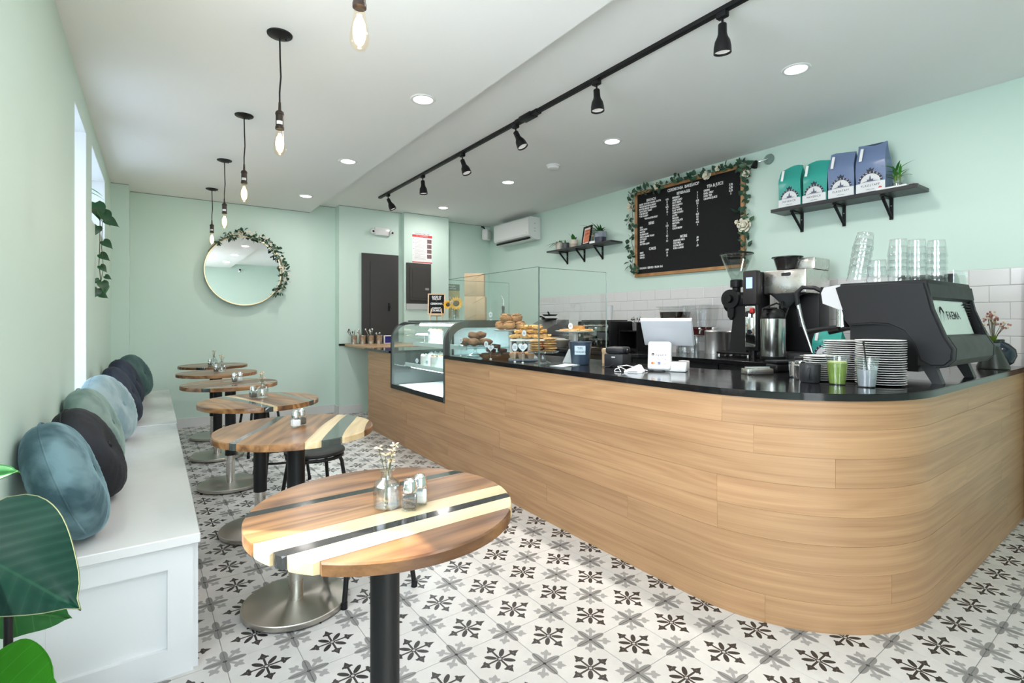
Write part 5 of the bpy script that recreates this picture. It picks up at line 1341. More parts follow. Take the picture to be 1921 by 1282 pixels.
t = thing('napkin_carton', 'white folded carton leaning beside the cold brew dispenser', 'carton', (4.13, 3.19, ZB), D(60))
ob('carton', MB().prism([(-.05,0),(.05,0),(.05,.045),(-.02,.085),(-.05,.07)], -.035, .035, M=Matrix(((1,0,0,0),(0,0,1,0),(0,1,0,0),(0,0,0,1)))), mat('grey_card', (.55,.53,.52), .7), t, smooth=0)
ob('flap', MB().box(-.05,.05,-.036,-.0352,.05,.08), white_paper, t, smooth=0)
coffee_bag('teal coffee bag standing on the back counter behind the machine', 1.76, ZB, .20, .235, teal_bag, 'MAVERICK', 9, .10, 4.12)
# ================================================================ THINGS ON THE FRONT COUNTER
# ---- register
t = thing('tablet_register', 'white tablet register stand with payment logos facing the customers', 'register', (2.425, 1.955, ZW+.0003), D(-62))
bm = bmesh.new()
fr = ob('customer_stand', MB().rbox(-.066, .066, -.02, .045, 0, .168, .016, 4, M=T(0,0,.0056) @ Matrix.Rotation(D(-7), 4, 'X')), white_gloss, t)
yq = lambda z: -.0203+z*.122
ob('dock', MB().rbox(.03, .15, .0, .11, 0, .055, .008, 2), white_gloss, t)
Mt = T(.035, .06, .225) @ Matrix.Rotation(D(40), 4, 'X')
tb = ob('tablet', MB().rbox(-.145, .145, -.008, .008, -.10, .10, .0075, 3, M=Mt), mat('tablet_back', (.62,.63,.67), .25), t)
ob('bezel', MB().rbox(-.147, .147, .0082, .013, -.102, .102, .004, 2, M=Mt), white_gloss, tb)
ob('screen', MB().box(-.128, .128, .0131, .0136, -.085, .085, M=Mt), black_plastic, tb, smooth=0)
Rf = (PI/2-D(7), 0, 0)
def on_face(z): return -.0207+z*.1228
d_ = ob('display', MB().box(-.036, .036, 0, .020, 0, .0012, M=T(0, on_face(.118), .118, rx=PI/2-D(7))), mat('pale_lcd', (.50,.60,.62), .3), t, smooth=0)
text('Square', .024, dark_metal, t, (.012, on_face(.098)-.0006, .098), Rf, ext=.0003)
lg = ob('logo', MB().rbox(-.007, .007, -.007, .007, 0, .0008, .003, 2, M=T(-.034, on_face(.099)-.0002, .099, rx=PI/2-D(7))), ink, t)
ob('logo_core', MB().box(-.003, .003, -.002, .002, .0008, .0012, M=T(-.034, on_face(.099)-.0002, .099, rx=PI/2-D(7))), white_gloss, lg, smooth=0)
for x, s_, m_ in ((-.032, 'G Pay', mat('blue_ink', (.08,.16,.55), .5)), (0, 'Pay', ink), (.03, 'VISA', mat('navy_card_ink', (.03,.05,.25), .5))): text(s_, .012, m_, t, (x, on_face(.072)-.0006, .072), Rf, ext=.0003)
mb = MB(); mb.cyl((0,0,0), .007, .0008, 16, M=T(-.036, on_face(.048)-.0001, .048, rx=PI/2-D(7))); pl = ob('card_logo', mb, mat('card_red', (.45,.05,.02), .5), t)
ob('card_logo', MB().cyl((0,0,0), .007, .0008, 16, M=T(-.028, on_face(.048)-.0004, .048, rx=PI/2-D(7))), mat('card_orange', (.80,.32,.04), .5), t)
ob('card_logo', MB().box(-.008,.008,-.0075,.0075,0,.0008, M=T(.002, on_face(.048)-.0002, .048, rx=PI/2-D(7))), MATS['navy_card_ink'], t, smooth=0)
text('VISA', .0075, white_gloss, t, (.002, on_face(.048)-.0013, .048), Rf, ext=.0002); text('amex', .010, ink, t, (.033, on_face(.046)-.0006, .046), Rf, ext=.0003)
t = thing('card_reader', 'white wedge-shaped card reader with a white cable', 'card reader', (2.265, 2.005, ZW+.0003), D(-62))
ob('wedge', MB().prism([(-.05,0),(.055,0),(.055,.006),(.035,.040),(.02,.042),(-.05,.008)], -.035, .035, M=Matrix(((1,0,0,0),(0,0,1,0),(0,1,0,0),(0,0,0,1)))), white_gloss, t, smooth=0)
ob('chip_slot', MB().box(-.028,.028,-.0356,-.035,.004,.007), ink, t, smooth=0)
ob('cable', MB().tube([(-.05,.01,.01),(-.085,.03,.022),(-.11,.0,.012),(-.10,-.05,.004),(-.06,-.06,.004),(-.09,-.02,.03),(-.05,.03,.035),(.0,.06,.02),(.06,.08,.004)], .0025, 6), white_gloss, t)
t = thing('receipt_printer', 'small black receipt printer beside the tablet register', 'printer', (2.455, 2.31, ZW+.0003), D(-70))
pm = mat('printer_charcoal', (.02,.02,.022), .45, spec=.3)
ob('body', MB().rbox(-.065, .065, -.07, .07, 0, .085, .008, 2), pm, t)
ob('cover', MB().rbox(-.062, .062, -.06, .07, .0855, .128, .014, 3), pm, t); ob('paper_slot', MB().box(-.042,.042,-.066,-.060,.088,.094), mach_dark, t, smooth=0)
ob('badge', MB().box(-.012,.012,-.0712,-.0702,.062,.068), white_gloss, t, smooth=0); ob('feed_knob', MB().cyl((0,0,0), .016, .012, 16, M=T(.063,.0,.10, ry=PI/2)), black_plastic, t)
ob('cable', MB().tube([(.0,-.07,.02),(-.02,-.10,.004),(-.05,-.11,.004),(-.09,-.06,.004)], .003, 6), black_plastic, t)
t = thing('tip_bucket', 'navy metal bucket with a pale label on the counter', 'bucket', (2.375, 2.575, ZW+.0003))
navy_b = mat('navy_enamel', (.035,.055,.085), .35)
ob('pail', MB().lathe([(0,.001),(.058,.001),(.060,.004),(.076,.148),(.080,.150),(.080,.154),(.076,.155),(.073,.150),(.057,.008),(0,.008)], 40), navy_b, t)
Ml = T(-.0490,-.0490,.100, rz=D(-45)) @ Matrix.Rotation(D(7), 4, 'X')
lb = ob('label', MB().box(-.036, .036, -.0035, -.0015, -.030, .030, M=Ml), mat('pale_blue_label', (.55,.66,.72), .6), t, smooth=0)
for s_, z in (('TIPS', .112), ('THANKS', .088)): text(s_, .020, navy_ink, lb, tuple(Ml @ Vector((0, -.0042, z-.100))), (PI/2+D(7), 0, D(-45)), ext=.0003)
t = thing('kraft_box', 'six-sided kraft cardboard box behind the navy bucket', 'box', (2.655, 2.535, ZW+.0003), D(20))
hexp = [(.088*math.cos(k*PI/3+.3), .088*math.sin(k*PI/3+.3)) for k in range(6)]
ob('body', MB().prism(hexp, 0, .076), kraft, t, smooth=0); ob('lid', MB().prism([(x*1.03, y*1.03) for x, y in hexp], .0765, .100), kraft, t, smooth=0)
ob('stamp', MB().lathe([(.011,0),(.014,0),(.014,.0006),(.011,.0006),(.011,0)], 20, M=T(hexp[4][0]*.90-.018, hexp[4][1]*.90, .045, rx=PI/2, rz=.02)), mat('brown_stamp', (.16,.09,.04), .7), t)
t = thing('menu_papers', 'pale menu sheets lying on the counter by the glass corner', 'paper', (2.23, 2.565, ZW+.0003), D(15))
for k in range(3): ob('sheet', MB().box(-.10+.01*k, .10, -.055, .055-.008*k, k*.0016, k*.0016+.0013), mat('pale_blue_paper', (.60,.70,.72), .5), t, (0,0,0), (0,0,.12*k), smooth=0)
t = thing('napkin_wedge', 'white folded napkin holder behind the navy bucket', 'napkins', (2.43, 2.745, ZW+.0003), D(-60))
ob('holder', MB().prism([(-.045,0),(.045,0),(0,.095)], -.03, .03, M=Matrix(((1,0,0,0),(0,0,1,0),(0,1,0,0),(0,0,0,1)))), white_paper, t, smooth=0)
# ---- cake stands and food
def stand(name, label, x, y, r, hh, m, rim=.012):
    t = thing(name, label, 'cake stand', (x, y, ZW+.0003), 0, 'cake stands on the counter')
    ob('foot', MB().lathe([(0,0),(r*.52,0),(r*.5,.006),(r*.22,.016),(.016,.030),(0,.030)], 32), m, t)
    ob('stem', MB().lathe([(.016,.0302),(.011,.06),(.010,hh*.6),(.014,hh-.02),(.028,hh-.006),(0,hh-.006)], 20), m, t)
    ob('plate', MB().lathe([(0,hh-.0058),(r*.9,hh-.0055),(r,hh+rim*.3),(r,hh+rim*.55),(r*.95,hh+rim*.3),(r*.9,hh),(0,hh)], 44), m, t)
    return ZW+.0004+hh
cake_glass = glass('cake_stand_glass', (.90,.94,.95), 1.5, 1.2, .02, .07)
def lump(r, sc, seed, n=2, amp=.12):
    rn = random.Random(seed); ph = [rn.uniform(0,6.3) for _ in range(6)]
    mb = MB(); mb.ball((0,0,0), 1, (1,1,1), 14, 9)
    for i, v in enumerate(mb.v):
        x, y, z = v; k = 1+amp*(math.sin(4*x+ph[0])*math.sin(5*y+ph[1])+.6*math.sin(7*z+ph[2]+3*x))
        mb.v[i] = (x*k*r*sc[0], y*k*r*sc[1], (z*k*sc[2])*r)
    return mb
brown_bun = mat('cinnamon_bun', (.40,.21,.085), .6, var=.45, vscale=28, bmp=.2, bscale=60); choc_bun = mat('cocoa_scone', (.25,.12,.055), .7, var=.45, vscale=30, bmp=.3, bscale=50)
gold_pastry = mat('golden_pastry', (.66,.38,.12), .5, var=.4, vscale=26, bmp=.2, bscale=60); cookie_m = mat('cookie', (.50,.29,.11), .7, var=.4, vscale=40, bmp=.35, bscale=90)
brownie_m = mat('brownie', (.055,.022,.012), .6, var=.5, vscale=30, bmp=.3, bscale=70); jam = mat('apricot_jam', (.62,.22,.02), .25)
def heap(kind, label, spots, me_list, cat, group, rz=True, ztop=0):
    r = random.Random(len(label)); names = ('front','right','back','left','middle','upper','topmost','second','third','fourth','fifth','sixth','seventh')
    for k, (x, y, z) in enumerate(spots):
        o = link(kind, me_list[k % len(me_list)], None, (x, y, z), (r.uniform(-.15,.15), r.uniform(-.15,.15), r.uniform(0, 6.28)))
        tag(o, label % names[k], cat, group)
# scones on the glass stand
z = stand('glass_cake_stand', 'low clear glass cake stand with brown scones by the display case', 2.245, 3.745, .150, .082, cake_glass)
ms = [mesh_of('scone', lump(.052, (1.15,.95,.62), k), choc_bun, 70) for k in range(3)]
heap('scone', 'brown scone, %s one in the heap on the glass stand', [(2.19,3.675,z+.037),(2.305,3.675,z+.037),(2.31,3.80,z+.037),(2.19,3.80,z+.037),(2.215,3.725,z+.092),(2.300,3.755,z+.092)], ms, 'scone', 'scones on the glass stand')
# brownies in the wooden tray
t = thing('wooden_tray', 'oblong wooden tray of brownies near the glass front', 'tray', (2.225, 3.375, ZW+.0003), D(55))
walnut = wood('tray_walnut', (.12,.05,.02), (.30,.15,.07), .4, sc=(2,2,18))
mb = MB(); vs = []; n = 28
prof = [(.85,0),(1,.014),(1.12,.034),(1.08,.034),(.96,.016),(.82,.008)]
for k, zz in prof:
    for j in range(n):
        a = 2*PI*j/n; c, s_ = math.cos(a), math.sin(a); e = .6
        vs.append((.058*k*math.copysign(abs(c)**e, c), .135*k*math.copysign(abs(s_)**e, s_), zz))
fs = [(i*n+j, i*n+(j+1) % n, (i+1)*n+(j+1) % n, (i+1)*n+j) for i in range(5) for j in range(n)]+[tuple(range(n)), tuple(range(5*n, 6*n))]
ob('dish', mb.add(vs, fs), walnut, t); ob('liner', MB().box(-.035,.035,-.085,.085,.0085,.0095), white_paper, t, smooth=0)
ms = [mesh_of('brownie', MB().rbox(-.032,.032,-.030,.030,-.016,.016,.006,2), brownie_m)]
heap('brownie', 'dark chocolate brownie, %s in the wooden tray', [(2.1553,3.4234,ZW+0.0300),(2.2364,3.3914,ZW+0.0320),(2.1972,3.3700,ZW+0.0310),(2.2865,3.3323,ZW+0.0310),(2.1840,3.4035,ZW+0.0640),(2.2578,3.3522,ZW+0.0640),(2.2197,3.3848,ZW+0.0970)], ms, 'brownie', 'brownies in the wooden tray')
# buns on the tall white stand
z = stand('white_cake_stand', 'tall white pedestal with cinnamon buns at the back', 2.555, 3.66, .150, .215, white_ceramic)
def bun_mesh(seed):
    mb = lump(.055, (1,1,.68), seed, amp=.06)
    pts = [((.008+.042*k/26)*math.cos(k*.55), (.008+.042*k/26)*math.sin(k*.55), .036-.012*(k/26)**2) for k in range(27)]
    mb.tube(pts, .006, 6); return mesh_of('cinnamon_bun', mb, brown_bun, 60)
ms = [bun_mesh(k) for k in range(3)]
heap('cinnamon_bun', 'swirled cinnamon bun, %s one on the tall white stand', [(2.495,3.60,z+.040),(2.612,3.60,z+.040),(2.615,3.72,z+.040),(2.495,3.72,z+.040),(2.515,3.675,z+.105),(2.605,3.645,z+.105)], ms, 'bun', 'cinnamon buns on the white stand')
# danish pastries on the white platter stand
t = thing('white_platter_stand', 'white rectangular platter stand heaped with golden danishes', 'cake stand', (2.475, 3.27, ZW+.0003), D(55), 'cake stands on the counter')
ob('platter', MB().rbox(-.085, .085, -.165, .165, .135, .149, .006, 2), white_ceramic, t)
ob('pedestal', MB().lathe([(0,0),(.06,0),(.055,.01),(.025,.03),(.022,.11),(.05,.134),(0,.134)], 24), white_ceramic, t)
def danish(seed):
    r = random.Random(seed); mb = MB()
    for q in range(4):
        a = q*PI/2+.1; M_ = Matrix.Rotation(a, 4, 'Z')
        mb.prism([(-.048,-.012),(.0,-.046),(.048,-.012),(0,.0)], -.006, .012, M=M_ @ T(0,-.004,.012, rx=D(22)))
    mb.ball((0,0,.004), .046, (1,1,.32), 12, 7); mb.cur = 1; mb.ball((0,0,.018), .018, (1,1,.35), 10, 6); return mesh_of('danish', mb, [gold_pastry, jam], 40)
ms = [danish(k) for k in range(3)]; zz = ZW+.0003+.149
heap('danish_pastry', 'golden folded danish pastry, %s one on the white platter', [(2.3652,3.3220,zz+0.0180),(2.4251,3.2682,zz+0.0180),(2.4964,3.2308,zz+0.0180),(2.5620,3.1852,zz+0.0180),(2.4094,3.3156,zz+0.0550),(2.4722,3.2659,zz+0.0560),(2.5447,3.2216,zz+0.0550),(2.4843,3.3183,zz+0.0200),(2.4463,3.2900,zz+0.0920),(2.5160,3.2415,zz+0.0920)], ms, 'pastry', 'danish pastries on the platter')
# muffins in the blue tray
t = thing('blue_tray', 'slate blue tray of small paper-cupped cakes', 'tray', (2.235, 3.04, ZW+.0003), D(55))
ob('tray', MB().rbox(-.075, .075, -.11, .11, 0, .018, .008, 2), mat('slate_tray', (.10,.13,.16), .35), t)
ms = []
for k in range(2):
    mb = MB(); mb.lathe([(0,0),(.020,0),(.029,.034),(.027,.034)], 20); mb.cur = 1; mb.ball((0,0,.034), .028, (1,1,.62), 14, 7); ms.append(mesh_of('muffin', mb, [mat('paper_case', (.42,.30,.20), .8), choc_bun if k else brown_bun], 50))
heap('muffin', 'little muffin in a paper case, %s one in the blue tray', [(2.1564,3.0581,ZW+0.0185),(2.2068,3.0170,ZW+0.0185),(2.2630,2.9840,ZW+0.0185),(2.2140,3.0972,ZW+0.0185),(2.2795,3.0516,ZW+0.0185)], ms, 'muffin', 'muffins in the blue tray')
# cookies on the glass stand at the corner
z = stand('glass_cake_stand', 'clear glass cake stand stacked with cookies at the guard corner', 2.225, 2.795, .112, .078, cake_glass)
ms = [mesh_of('cookie', lump(.048, (1,1,.20), k, amp=.05), cookie_m, 60) for k in range(3)]
sp = []
for k in range(6): sp.append((2.264+.004*math.sin(k*2), 2.768+.004*math.cos(k*3), z+.011+k*.0165))
for k in range(5): sp.append((2.186+.004*math.sin(k*3), 2.822+.004*math.cos(k*2), z+.011+k*.0165))
nm = ['bottom of the left pile']; 
for k, s_ in enumerate(sp):
    o = link('cookie', ms[k % 3], None, s_, (0,0,k*1.3)); q, side = (k, 'right pile') if k < 6 else (k-6, 'left pile')
    tag(o, 'round golden cookie, %s of the %s on the glass stand' % (('bottom','second','third','fourth','fifth','topmost')[q], side), 'cookie', 'cookies on the glass stand')
# tarts on the pale pedestal
z = stand('pale_cake_stand', 'pale grey pedestal with fruit tarts behind the navy bucket', 2.62, 2.90, .150, .215, mat('pale_grey_ceramic', (.72,.72,.70), .2))
mb = MB(); mb.lathe([(0,0),(.028,0),(.036,.016),(.032,.017),(.028,.010),(0,.010)], 20); mb.cur = 1; mb.ball((0,0,.011), .027, (1,1,.35), 12, 6); tart = mesh_of('tart', mb, [gold_pastry, mat('tart_fruit', (.55,.16,.05), .3, var=.5, vscale=60)], 50)
heap('fruit_tart', 'small fruit tart, %s on the pale pedestal', [(2.51,2.90,z),(2.55,2.83,z),(2.62,2.80,z),(2.69,2.83,z),(2.73,2.90,z),(2.57,2.96,z),(2.66,2.97,z)], [tart], 'tart', 'fruit tarts on the pale pedestal')
o = thing('sauce_bowl', 'amber ramekin in the middle of the tart stand', 'bowl', (2.645, 2.885, z+.0003)); ob('bowl', MB().lathe([(0,0),(.040,0),(.046,.045),(.043,.045),(.038,.006),(0,.006)], 24), mat('amber_glaze', (.55,.28,.06), .3), o); ob('filling', MB().cyl((0,0,.03), .041, .004, 20), gold_pastry, o)
# name cards on wire holders
def name_card(label, x, y, z, kind, rz=-52, s=1.0, stem=.05):
    t = thing('name_card', label, 'sign', (x, y, z), D(rz), 'little name cards among the pastries')
    ob('clip', MB().tube([(0,0,.004),(0,0,stem*.7),(-.008,0,stem*.8),(0,0,stem*.95),(.008,0,stem*.8),(0,0,stem*.7)], .0012, 5), steel, t)
    ob('foot', MB().lathe([(0,0),(.010,0),(.008,.005),(0,.006)], 12), white_ceramic, t)
    M_ = T(0, -.001, stem+.022*s, rx=PI/2)
    if kind == 'oval': poly = [(.017*s*math.cos(a), .024*s*math.sin(a)) for a in [2*PI*k/24 for k in range(24)]]
    else: poly = [(.0016*s*16*math.sin(a)**3, .0016*s*(13*math.cos(a)-5*math.cos(2*a)-2*math.cos(3*a)-math.cos(4*a))) for a in [2*PI*k/32 for k in range(32)]]
    c = ob('card', MB().prism(poly, 0, .0012, M=M_), mat('card_white', (.78,.83,.88), .5), t, smooth=0)
    for q in (-1, 0, 1): ob('print_line', MB().box(-.009*s, .009*s, q*.007-.0012, q*.007+.0012, .0013, .0017, M=M_), navy_ink, c, smooth=0)
name_card('white oval name card left of the scones', 2.135, 3.80, ZW+.0003, 'oval', stem=.11)
name_card('white oval name card standing behind the brownie tray', 2.15, 3.42, ZW+.0003, 'oval', stem=.09)
name_card('heart-shaped name card in front of the brownies', 2.135, 3.33, ZW+.0003, 'heart', stem=.065, s=1.05)
name_card('white oval name card clipped among the danishes', 2.375, 3.22, ZW+.0003, 'oval', stem=.178)
name_card('white oval name card among the muffins', 2.13, 3.00, ZW+.0003, 'oval', s=1.2, stem=.08)
name_card('heart-shaped name card between the muffins and cookies', 2.135, 2.91, ZW+.0003, 'heart', s=1.35, stem=.08)
name_card('white oval name card on the tart stand', 2.565, 2.89, z, 'oval', stem=.02)
name_card('white oval name card on the cake case behind the buns', 2.66, 4.15, 1.2823, 'oval', stem=.03, s=1.1)
# ---- cakes in the case
cream = mat('buttercream', (.84,.82,.78), .55)
def cake(label, x, y, z, r, hh, topping, m=None):
    t = thing('layer_cake', label, 'cake', (x, y, z), 0, 'white cakes in the display case')
    ob('board', MB().lathe([(0,0),(r*1.18,0),(r*1.18,.004),(0,.004)], 32), white_paper, t)
    ob('body', MB().lathe([(0,.0042),(r,.0042),(r*1.005,hh*.3),(r*.99,hh*.34),(r*1.005,hh*.38),(r*1.005,hh*.66),(r*.99,hh*.70),(r,hh*.74),(r,hh-.006),(r-.006,hh),(0,hh)], 40), cream, t)
    for k in range(9):
        a = 2*PI*k/9; ob('rosette', MB().lathe([(.012,0),(.010,.007),(.004,.013),(0,.015)], 8, (r*.78*math.cos(a), r*.78*math.sin(a), hh)), topping, t)
nut = mat('toasted_crumble', (.45,.24,.10), .8)
cake('tall white cake with nut rosettes on the upper case shelf', 2.43, 4.86, 1.0282, .080, .150, nut)
cake('white cake on the middle case shelf, nearer the corner', 2.318, 4.60, .8082, .070, .115, nut)
cake('white cake on the middle case shelf, left of the other', 2.318, 4.83, .8082, .070, .115, cream)
cake('large white cake at the far end of the middle case shelf', 2.52, 5.0, .8082, .10, .12, cream)
name_card('small oval name card left of the cakes in the case', 2.255, 4.945, .8082, 'oval', stem=.03); name_card('small oval name card between the cakes in the case', 2.255, 4.71, .8082, 'oval', stem=.03)
t = thing('steel_cake_server', 'grey tilted tray standing on the upper case shelf', 'tray', (2.40, 5.07, 1.0282), D(-30))
ob('plate', MB().rbox(-.09, .09, -.06, .06, .10, .108, .003, 1, M=Matrix.Rotation(D(8), 4, 'X')), mat('grey_tin', (.45,.47,.48), .35, .5), t); ob('foot', MB().lathe([(0,0),(.045,0),(.012,.012),(.010,.095),(0,.099)], 20), steel, t)
# ---- on top of the case
t = thing('easel_letter_board', 'small black letter board on a wooden easel announcing slices', 'sign', (2.335, 4.66, 1.2823), D(-30))
pine = wood('pale_pine', (.62,.42,.25), (.80,.62,.42), .5, sc=(2,2,14))
Mb = Matrix.Rotation(D(-14), 4, 'X')
for b in ((-.088,.088,.058,.070),(-.088,.088,.268,.280),(-.088,-.076,.070,.268),(.076,.088,.070,.268)): ob('frame_bar', MB().box(b[0], b[1], -.008, .008, b[2], b[3], M=Mb), pine, t, smooth=0)
ft = ob('felt', MB().box(-.076, .076, -.003, .004, .070, .268, M=Mb), mat('black_felt2', (.008,.008,.009), .95, bmp=.3, bscale=300), t, smooth=0)
for s_, zz_ in (('SLICES OF', .246), ('THE DAY', .222), ('CEREMONIA', .172), ('CARROT', .125), ('CRUMBLE', .100)):
    text(s_, .027, white_ink, ft, tuple(Mb @ Vector((.0, -.0038, zz_))), (PI/2-D(14), 0, 0), sx=.80, ext=.0006, bold=.0008)
ob('ledge', MB().box(-.07, .07, -.022, .004, .044, .0575, M=Mb), pine, t, smooth=0)
for x in (-.06, .06): ob('leg', MB().tube([(x*1.1,-.035,.0),(x*.8,.02,.12)], .006, 6), pine, t)
ob('leg', MB().tube([(0,.10,.0),(0,.05,.20)], .006, 6), pine, t)
t = thing('sunflower_vase', 'sunflowers in a clear glass jar on top of the cake case', 'vase', (2.46, 4.50, 1.2823))
ob('jar', MB().lathe([(0,.003),(.040,.002),(.045,.01),(.045,.085),(.034,.10),(.036,.115),(.033,.115),(.031,.10),(.042,.084),(.042,.012),(0,.008)], 28), clear_thick, t)
yel = mat('sunflower_petal', (.85,.46,.01), .5, var=.2, vscale=30); eye = mat('sunflower_eye', (.10,.06,.02), .8, bmp=.5, bscale=200, var=.4, vscale=40)
sf = leaf_mesh('petal', .046, .019, yel, .2, .2, 5, .8)
for k, (x, y, z_, s_) in enumerate(((.0,-.03,.165,1.15),(-.07,.01,.155,.8),(.055,.03,.175,.7))):
    st = ob('flower_stem', MB().tube([(x*.2,y*.2,.015),(x*.3,y*.3,.10),(x,y,z_)], .004, 6), leaf_mid, t)
    q = Vector((-.60,-.75,.28)).to_track_quat('Z', 'Y').to_matrix().to_4x4(); Mf = T(x, y, z_) @ q
    ob('flower_eye', MB().ball((0,0,.006), .027*s_, (1,1,.5), 16, 8, Mf), eye, st)
    for j in range(18):
        Mp = Mf @ Matrix.Rotation(2*PI*j/18, 4, 'Z') @ T(.018*s_,0,0, ry=-.25 if j % 2 else -.5)
        o = link('petal', sf, st); o.matrix_local = Mp @ Matrix.Diagonal((s_,s_,s_,1))
r = random.Random(9)
for k in range(7):
    p = (r.uniform(-.06,.07), r.uniform(-.03,.05), r.uniform(.17,.23)); st = ob('filler_sprig', MB().tube([(0,0,.02),(p[0]*.5,p[1]*.5,.13),p], .0012, 4), stem_m, t)
    for j in range(4): ob('filler_bud', MB().ball((p[0]+r.gauss(0,.008), p[1]+r.gauss(0,.008), p[2]+r.gauss(0,.008)), .007, (1,1,1), 6, 4), mat('lilac_bud', (.50,.44,.50), .8), st)
# kraft bags
def bag_bundle(label, x, y, z, w, d, hh, rz, seed):
    t = thing('kraft_paper_bundle', label, 'paper bag', (x, y, z), D(rz), 'kraft paper packs on the case')
    ob('pack', MB().rbox(-w/2, w/2, -d/2, d/2, 0, hh, .006, 2), kraft, t)
    fold = mat('kraft_fold', (.42,.29,.17), .8)
    ob('fold_line', MB().tube([(-w*.10, -d/2-.0006, hh*.70), (w*.47, -d/2-.0006, hh*.985)], .0018, 5), fold, t); ob('fold_line', MB().tube([(-w*.47, -d/2-.0006, hh*.02), (w*.05, -d/2-.0006, hh*.22)], .0018, 5), fold, t)
    ob('side_flap', MB().prism([(-d/2+.01, hh*.02),(d/2-.01, hh*.02),(d/2-.01, hh*.98),(-d/2+.01, hh*.98)], w/2+.0002, w/2+.003, M=YZ), kraft, t, smooth=0)
bag_bundle('lower kraft paper pack on the cake case', 2.615, 4.36, 1.2823, .205, .13, .235, -38, 1); bag_bundle('upper kraft paper pack stacked on the other', 2.608, 4.365, 1.5178, .195, .125, .225, -36, 2)
t = thing('syrup_bottle', 'dark pump bottle with a bent steel spout on the case', 'bottle', (2.765, 4.09, 1.2823))
ob('bottle', MB().lathe([(0,0),(.022,0),(.024,.004),(.024,.05),(.012,.075),(.011,.10),(0,.10)], 20), mat('smoke_bottle', (.08,.08,.07), .15), t)
pp = ob('pump', MB().lathe([(.014,.1002),(.015,.13),(.008,.14),(0,.14)], 16), dark_metal, t); ob('spout', MB().tube([(0,0,.138),(.004,-.004,.18),(-.010,.006,.225),(-.016,.010,.238)], .003, 6), steel, pp)
# ---- back counter appliances
grey_app = mat('appliance_grey', (.20,.195,.19), .38, .3)
t = thing('panini_press', 'grey sloped panini press on the back counter', 'panini press', (4.16, 5.18, ZB), D(90))
ob('base', MB().rbox(-.24, .24, -.20, .20, 0, .12, .01), grey_app, t)
ob('upper_plate', MB().prism([(-.20,.13),(.20,.125),(.17,.20),(-.10,.32),(-.20,.32)], -.235, .235, M=YZ), grey_app, t, smooth=0)
ob('badge', MB().box(-.06,.0,.1,.1008,.255,.262, M=Matrix.Rotation(0,4,'X')), white_gloss, t, smooth=0)
ob('handle', MB().tube([(-.16,.20,.16),(-.16,.26,.19),(.16,.26,.19),(.16,.20,.16)], .012, 8), black_plastic, t)
for k, (z_, s_) in enumerate(((.3205, 1.0), (.370, .9))):
    p = thing('frying_pan', 'black pan lying on the panini press, %s one' % ('lower', 'upper')[k], 'pan', (4.26-.02*k, 5.22-.04*k, ZB+z_), D(200+25*k), 'black pans on the press')
    ob('bowl', MB().lathe([(0,0),(.09*s_,0),(.115*s_,.020),(.110*s_,.020),(.088*s_,.004),(0,.004)], 28), black_metal, p); ob('handle', MB().tube([(.11*s_,0,.016),(.18,0,.035),(.26,0,.045)], .010, 8), black_plastic, p)
red_tin = mat('red_tin', (.50,.02,.02), .3)
for k, (y, z_) in enumerate(((4.83,.0),(4.83,.062))):
    p = thing('red_tin_box', 'small red and black tin beside the panini press, %s' % ('lower', 'upper')[k], 'tin', (3.93, y+.07, ZB+z_), 0, 'red tins'); ob('tin', MB().rbox(-.05,.05,-.06,.06,0,.045,.005), red_tin, p); ob('lid', MB().rbox(-.052,.052,-.062,.062,.0452,.0612,.004), dark_metal, p)
t = thing('bread_basket', 'beige round bread basket on the back counter', 'basket', (3.86, 4.61, ZB))
ob('basket', MB().lathe([(0,.002),(.12,.002),(.17,.075),(.175,.085),(.165,.085),(.115,.010),(0,.010)], 36), mat('basket_cane', (.42,.36,.29), .8, bmp=.5, bscale=120), t); ob('cloth', MB().lathe([(.16,.08),(.10,.10),(0,.112)], 20), mat('linen_cloth', (.68,.64,.58), .9, bmp=.4, bscale=40), t)
t = thing('toaster_oven', 'black toaster oven with a wire rack on the back counter', 'oven', (4.22, 4.17, ZB), D(90))
ob('housing', MB().rbox(-.26, .26, -.18, .18, .012, .30, .012), mach_black, t)
dr = ob('oven_door', MB().rbox(-.24, .15, .1802, .192, .04, .27, .006), glass('oven_glass', (.10,.10,.10), 1.5, 1.0, .02, .2), t); ob('handle', MB().tube([(-.20,.195,.25),(-.20,.22,.25),(.11,.22,.25),(.11,.195,.25)], .007, 8), steel, dr)
ob('rack', MB().box(-.23,.14,.175,.1801,.12,.126), steel, t, smooth=0)
for z_ in (.07,.14,.21): ob('dial', MB().cyl((0,0,0), .018, .018, 16, M=T(.205,.18,z_, rx=-PI/2)), steel, t)
for x in (-.22,.22):
    for y in (-.14,.14): ob('foot', MB().cyl((x,y,0), .015, .0125, 10), black_plastic, t)
text('DOLCE FORNO', .030, mat('grey_letters', (.35,.35,.34), .5), dr, (-.05, .1935, .10), (PI/2, 0, PI), ext=.0004)
tag(ob('black_tray', MB().rbox(4.07, 4.37, 3.96, 4.40, ZB+.3005, ZB+.314, .005), black_plastic), 'flat black tray lying on the toaster oven', 'tray')
for k in range(6):
    mb = MB().lathe([(0,.001),(.028,.001),(.038,.10),(.0395,.102),(.0375,.102),(.027,.004),(0,.004)], 24) if k == 0 else mb
    if k == 0: pc = mesh_of('paper_cup', mb, white_paper)
    o = link('paper_cup', pc, None, (4.30, 4.17, ZB+.3145+k*.013)); tag(o, 'white paper cup, %s of the stack on the oven tray' % ('bottom','second','third','fourth','fifth','top')[k], 'cup', 'paper cups on the oven')
t = thing('black_caddy', 'black open caddy shelf between oven and dispensers', 'caddy', (4.25, 3.74, ZB)); ob('box', MB().box(-.12,.14,-.13,.13,0,.012), black_plastic, t, smooth=0)
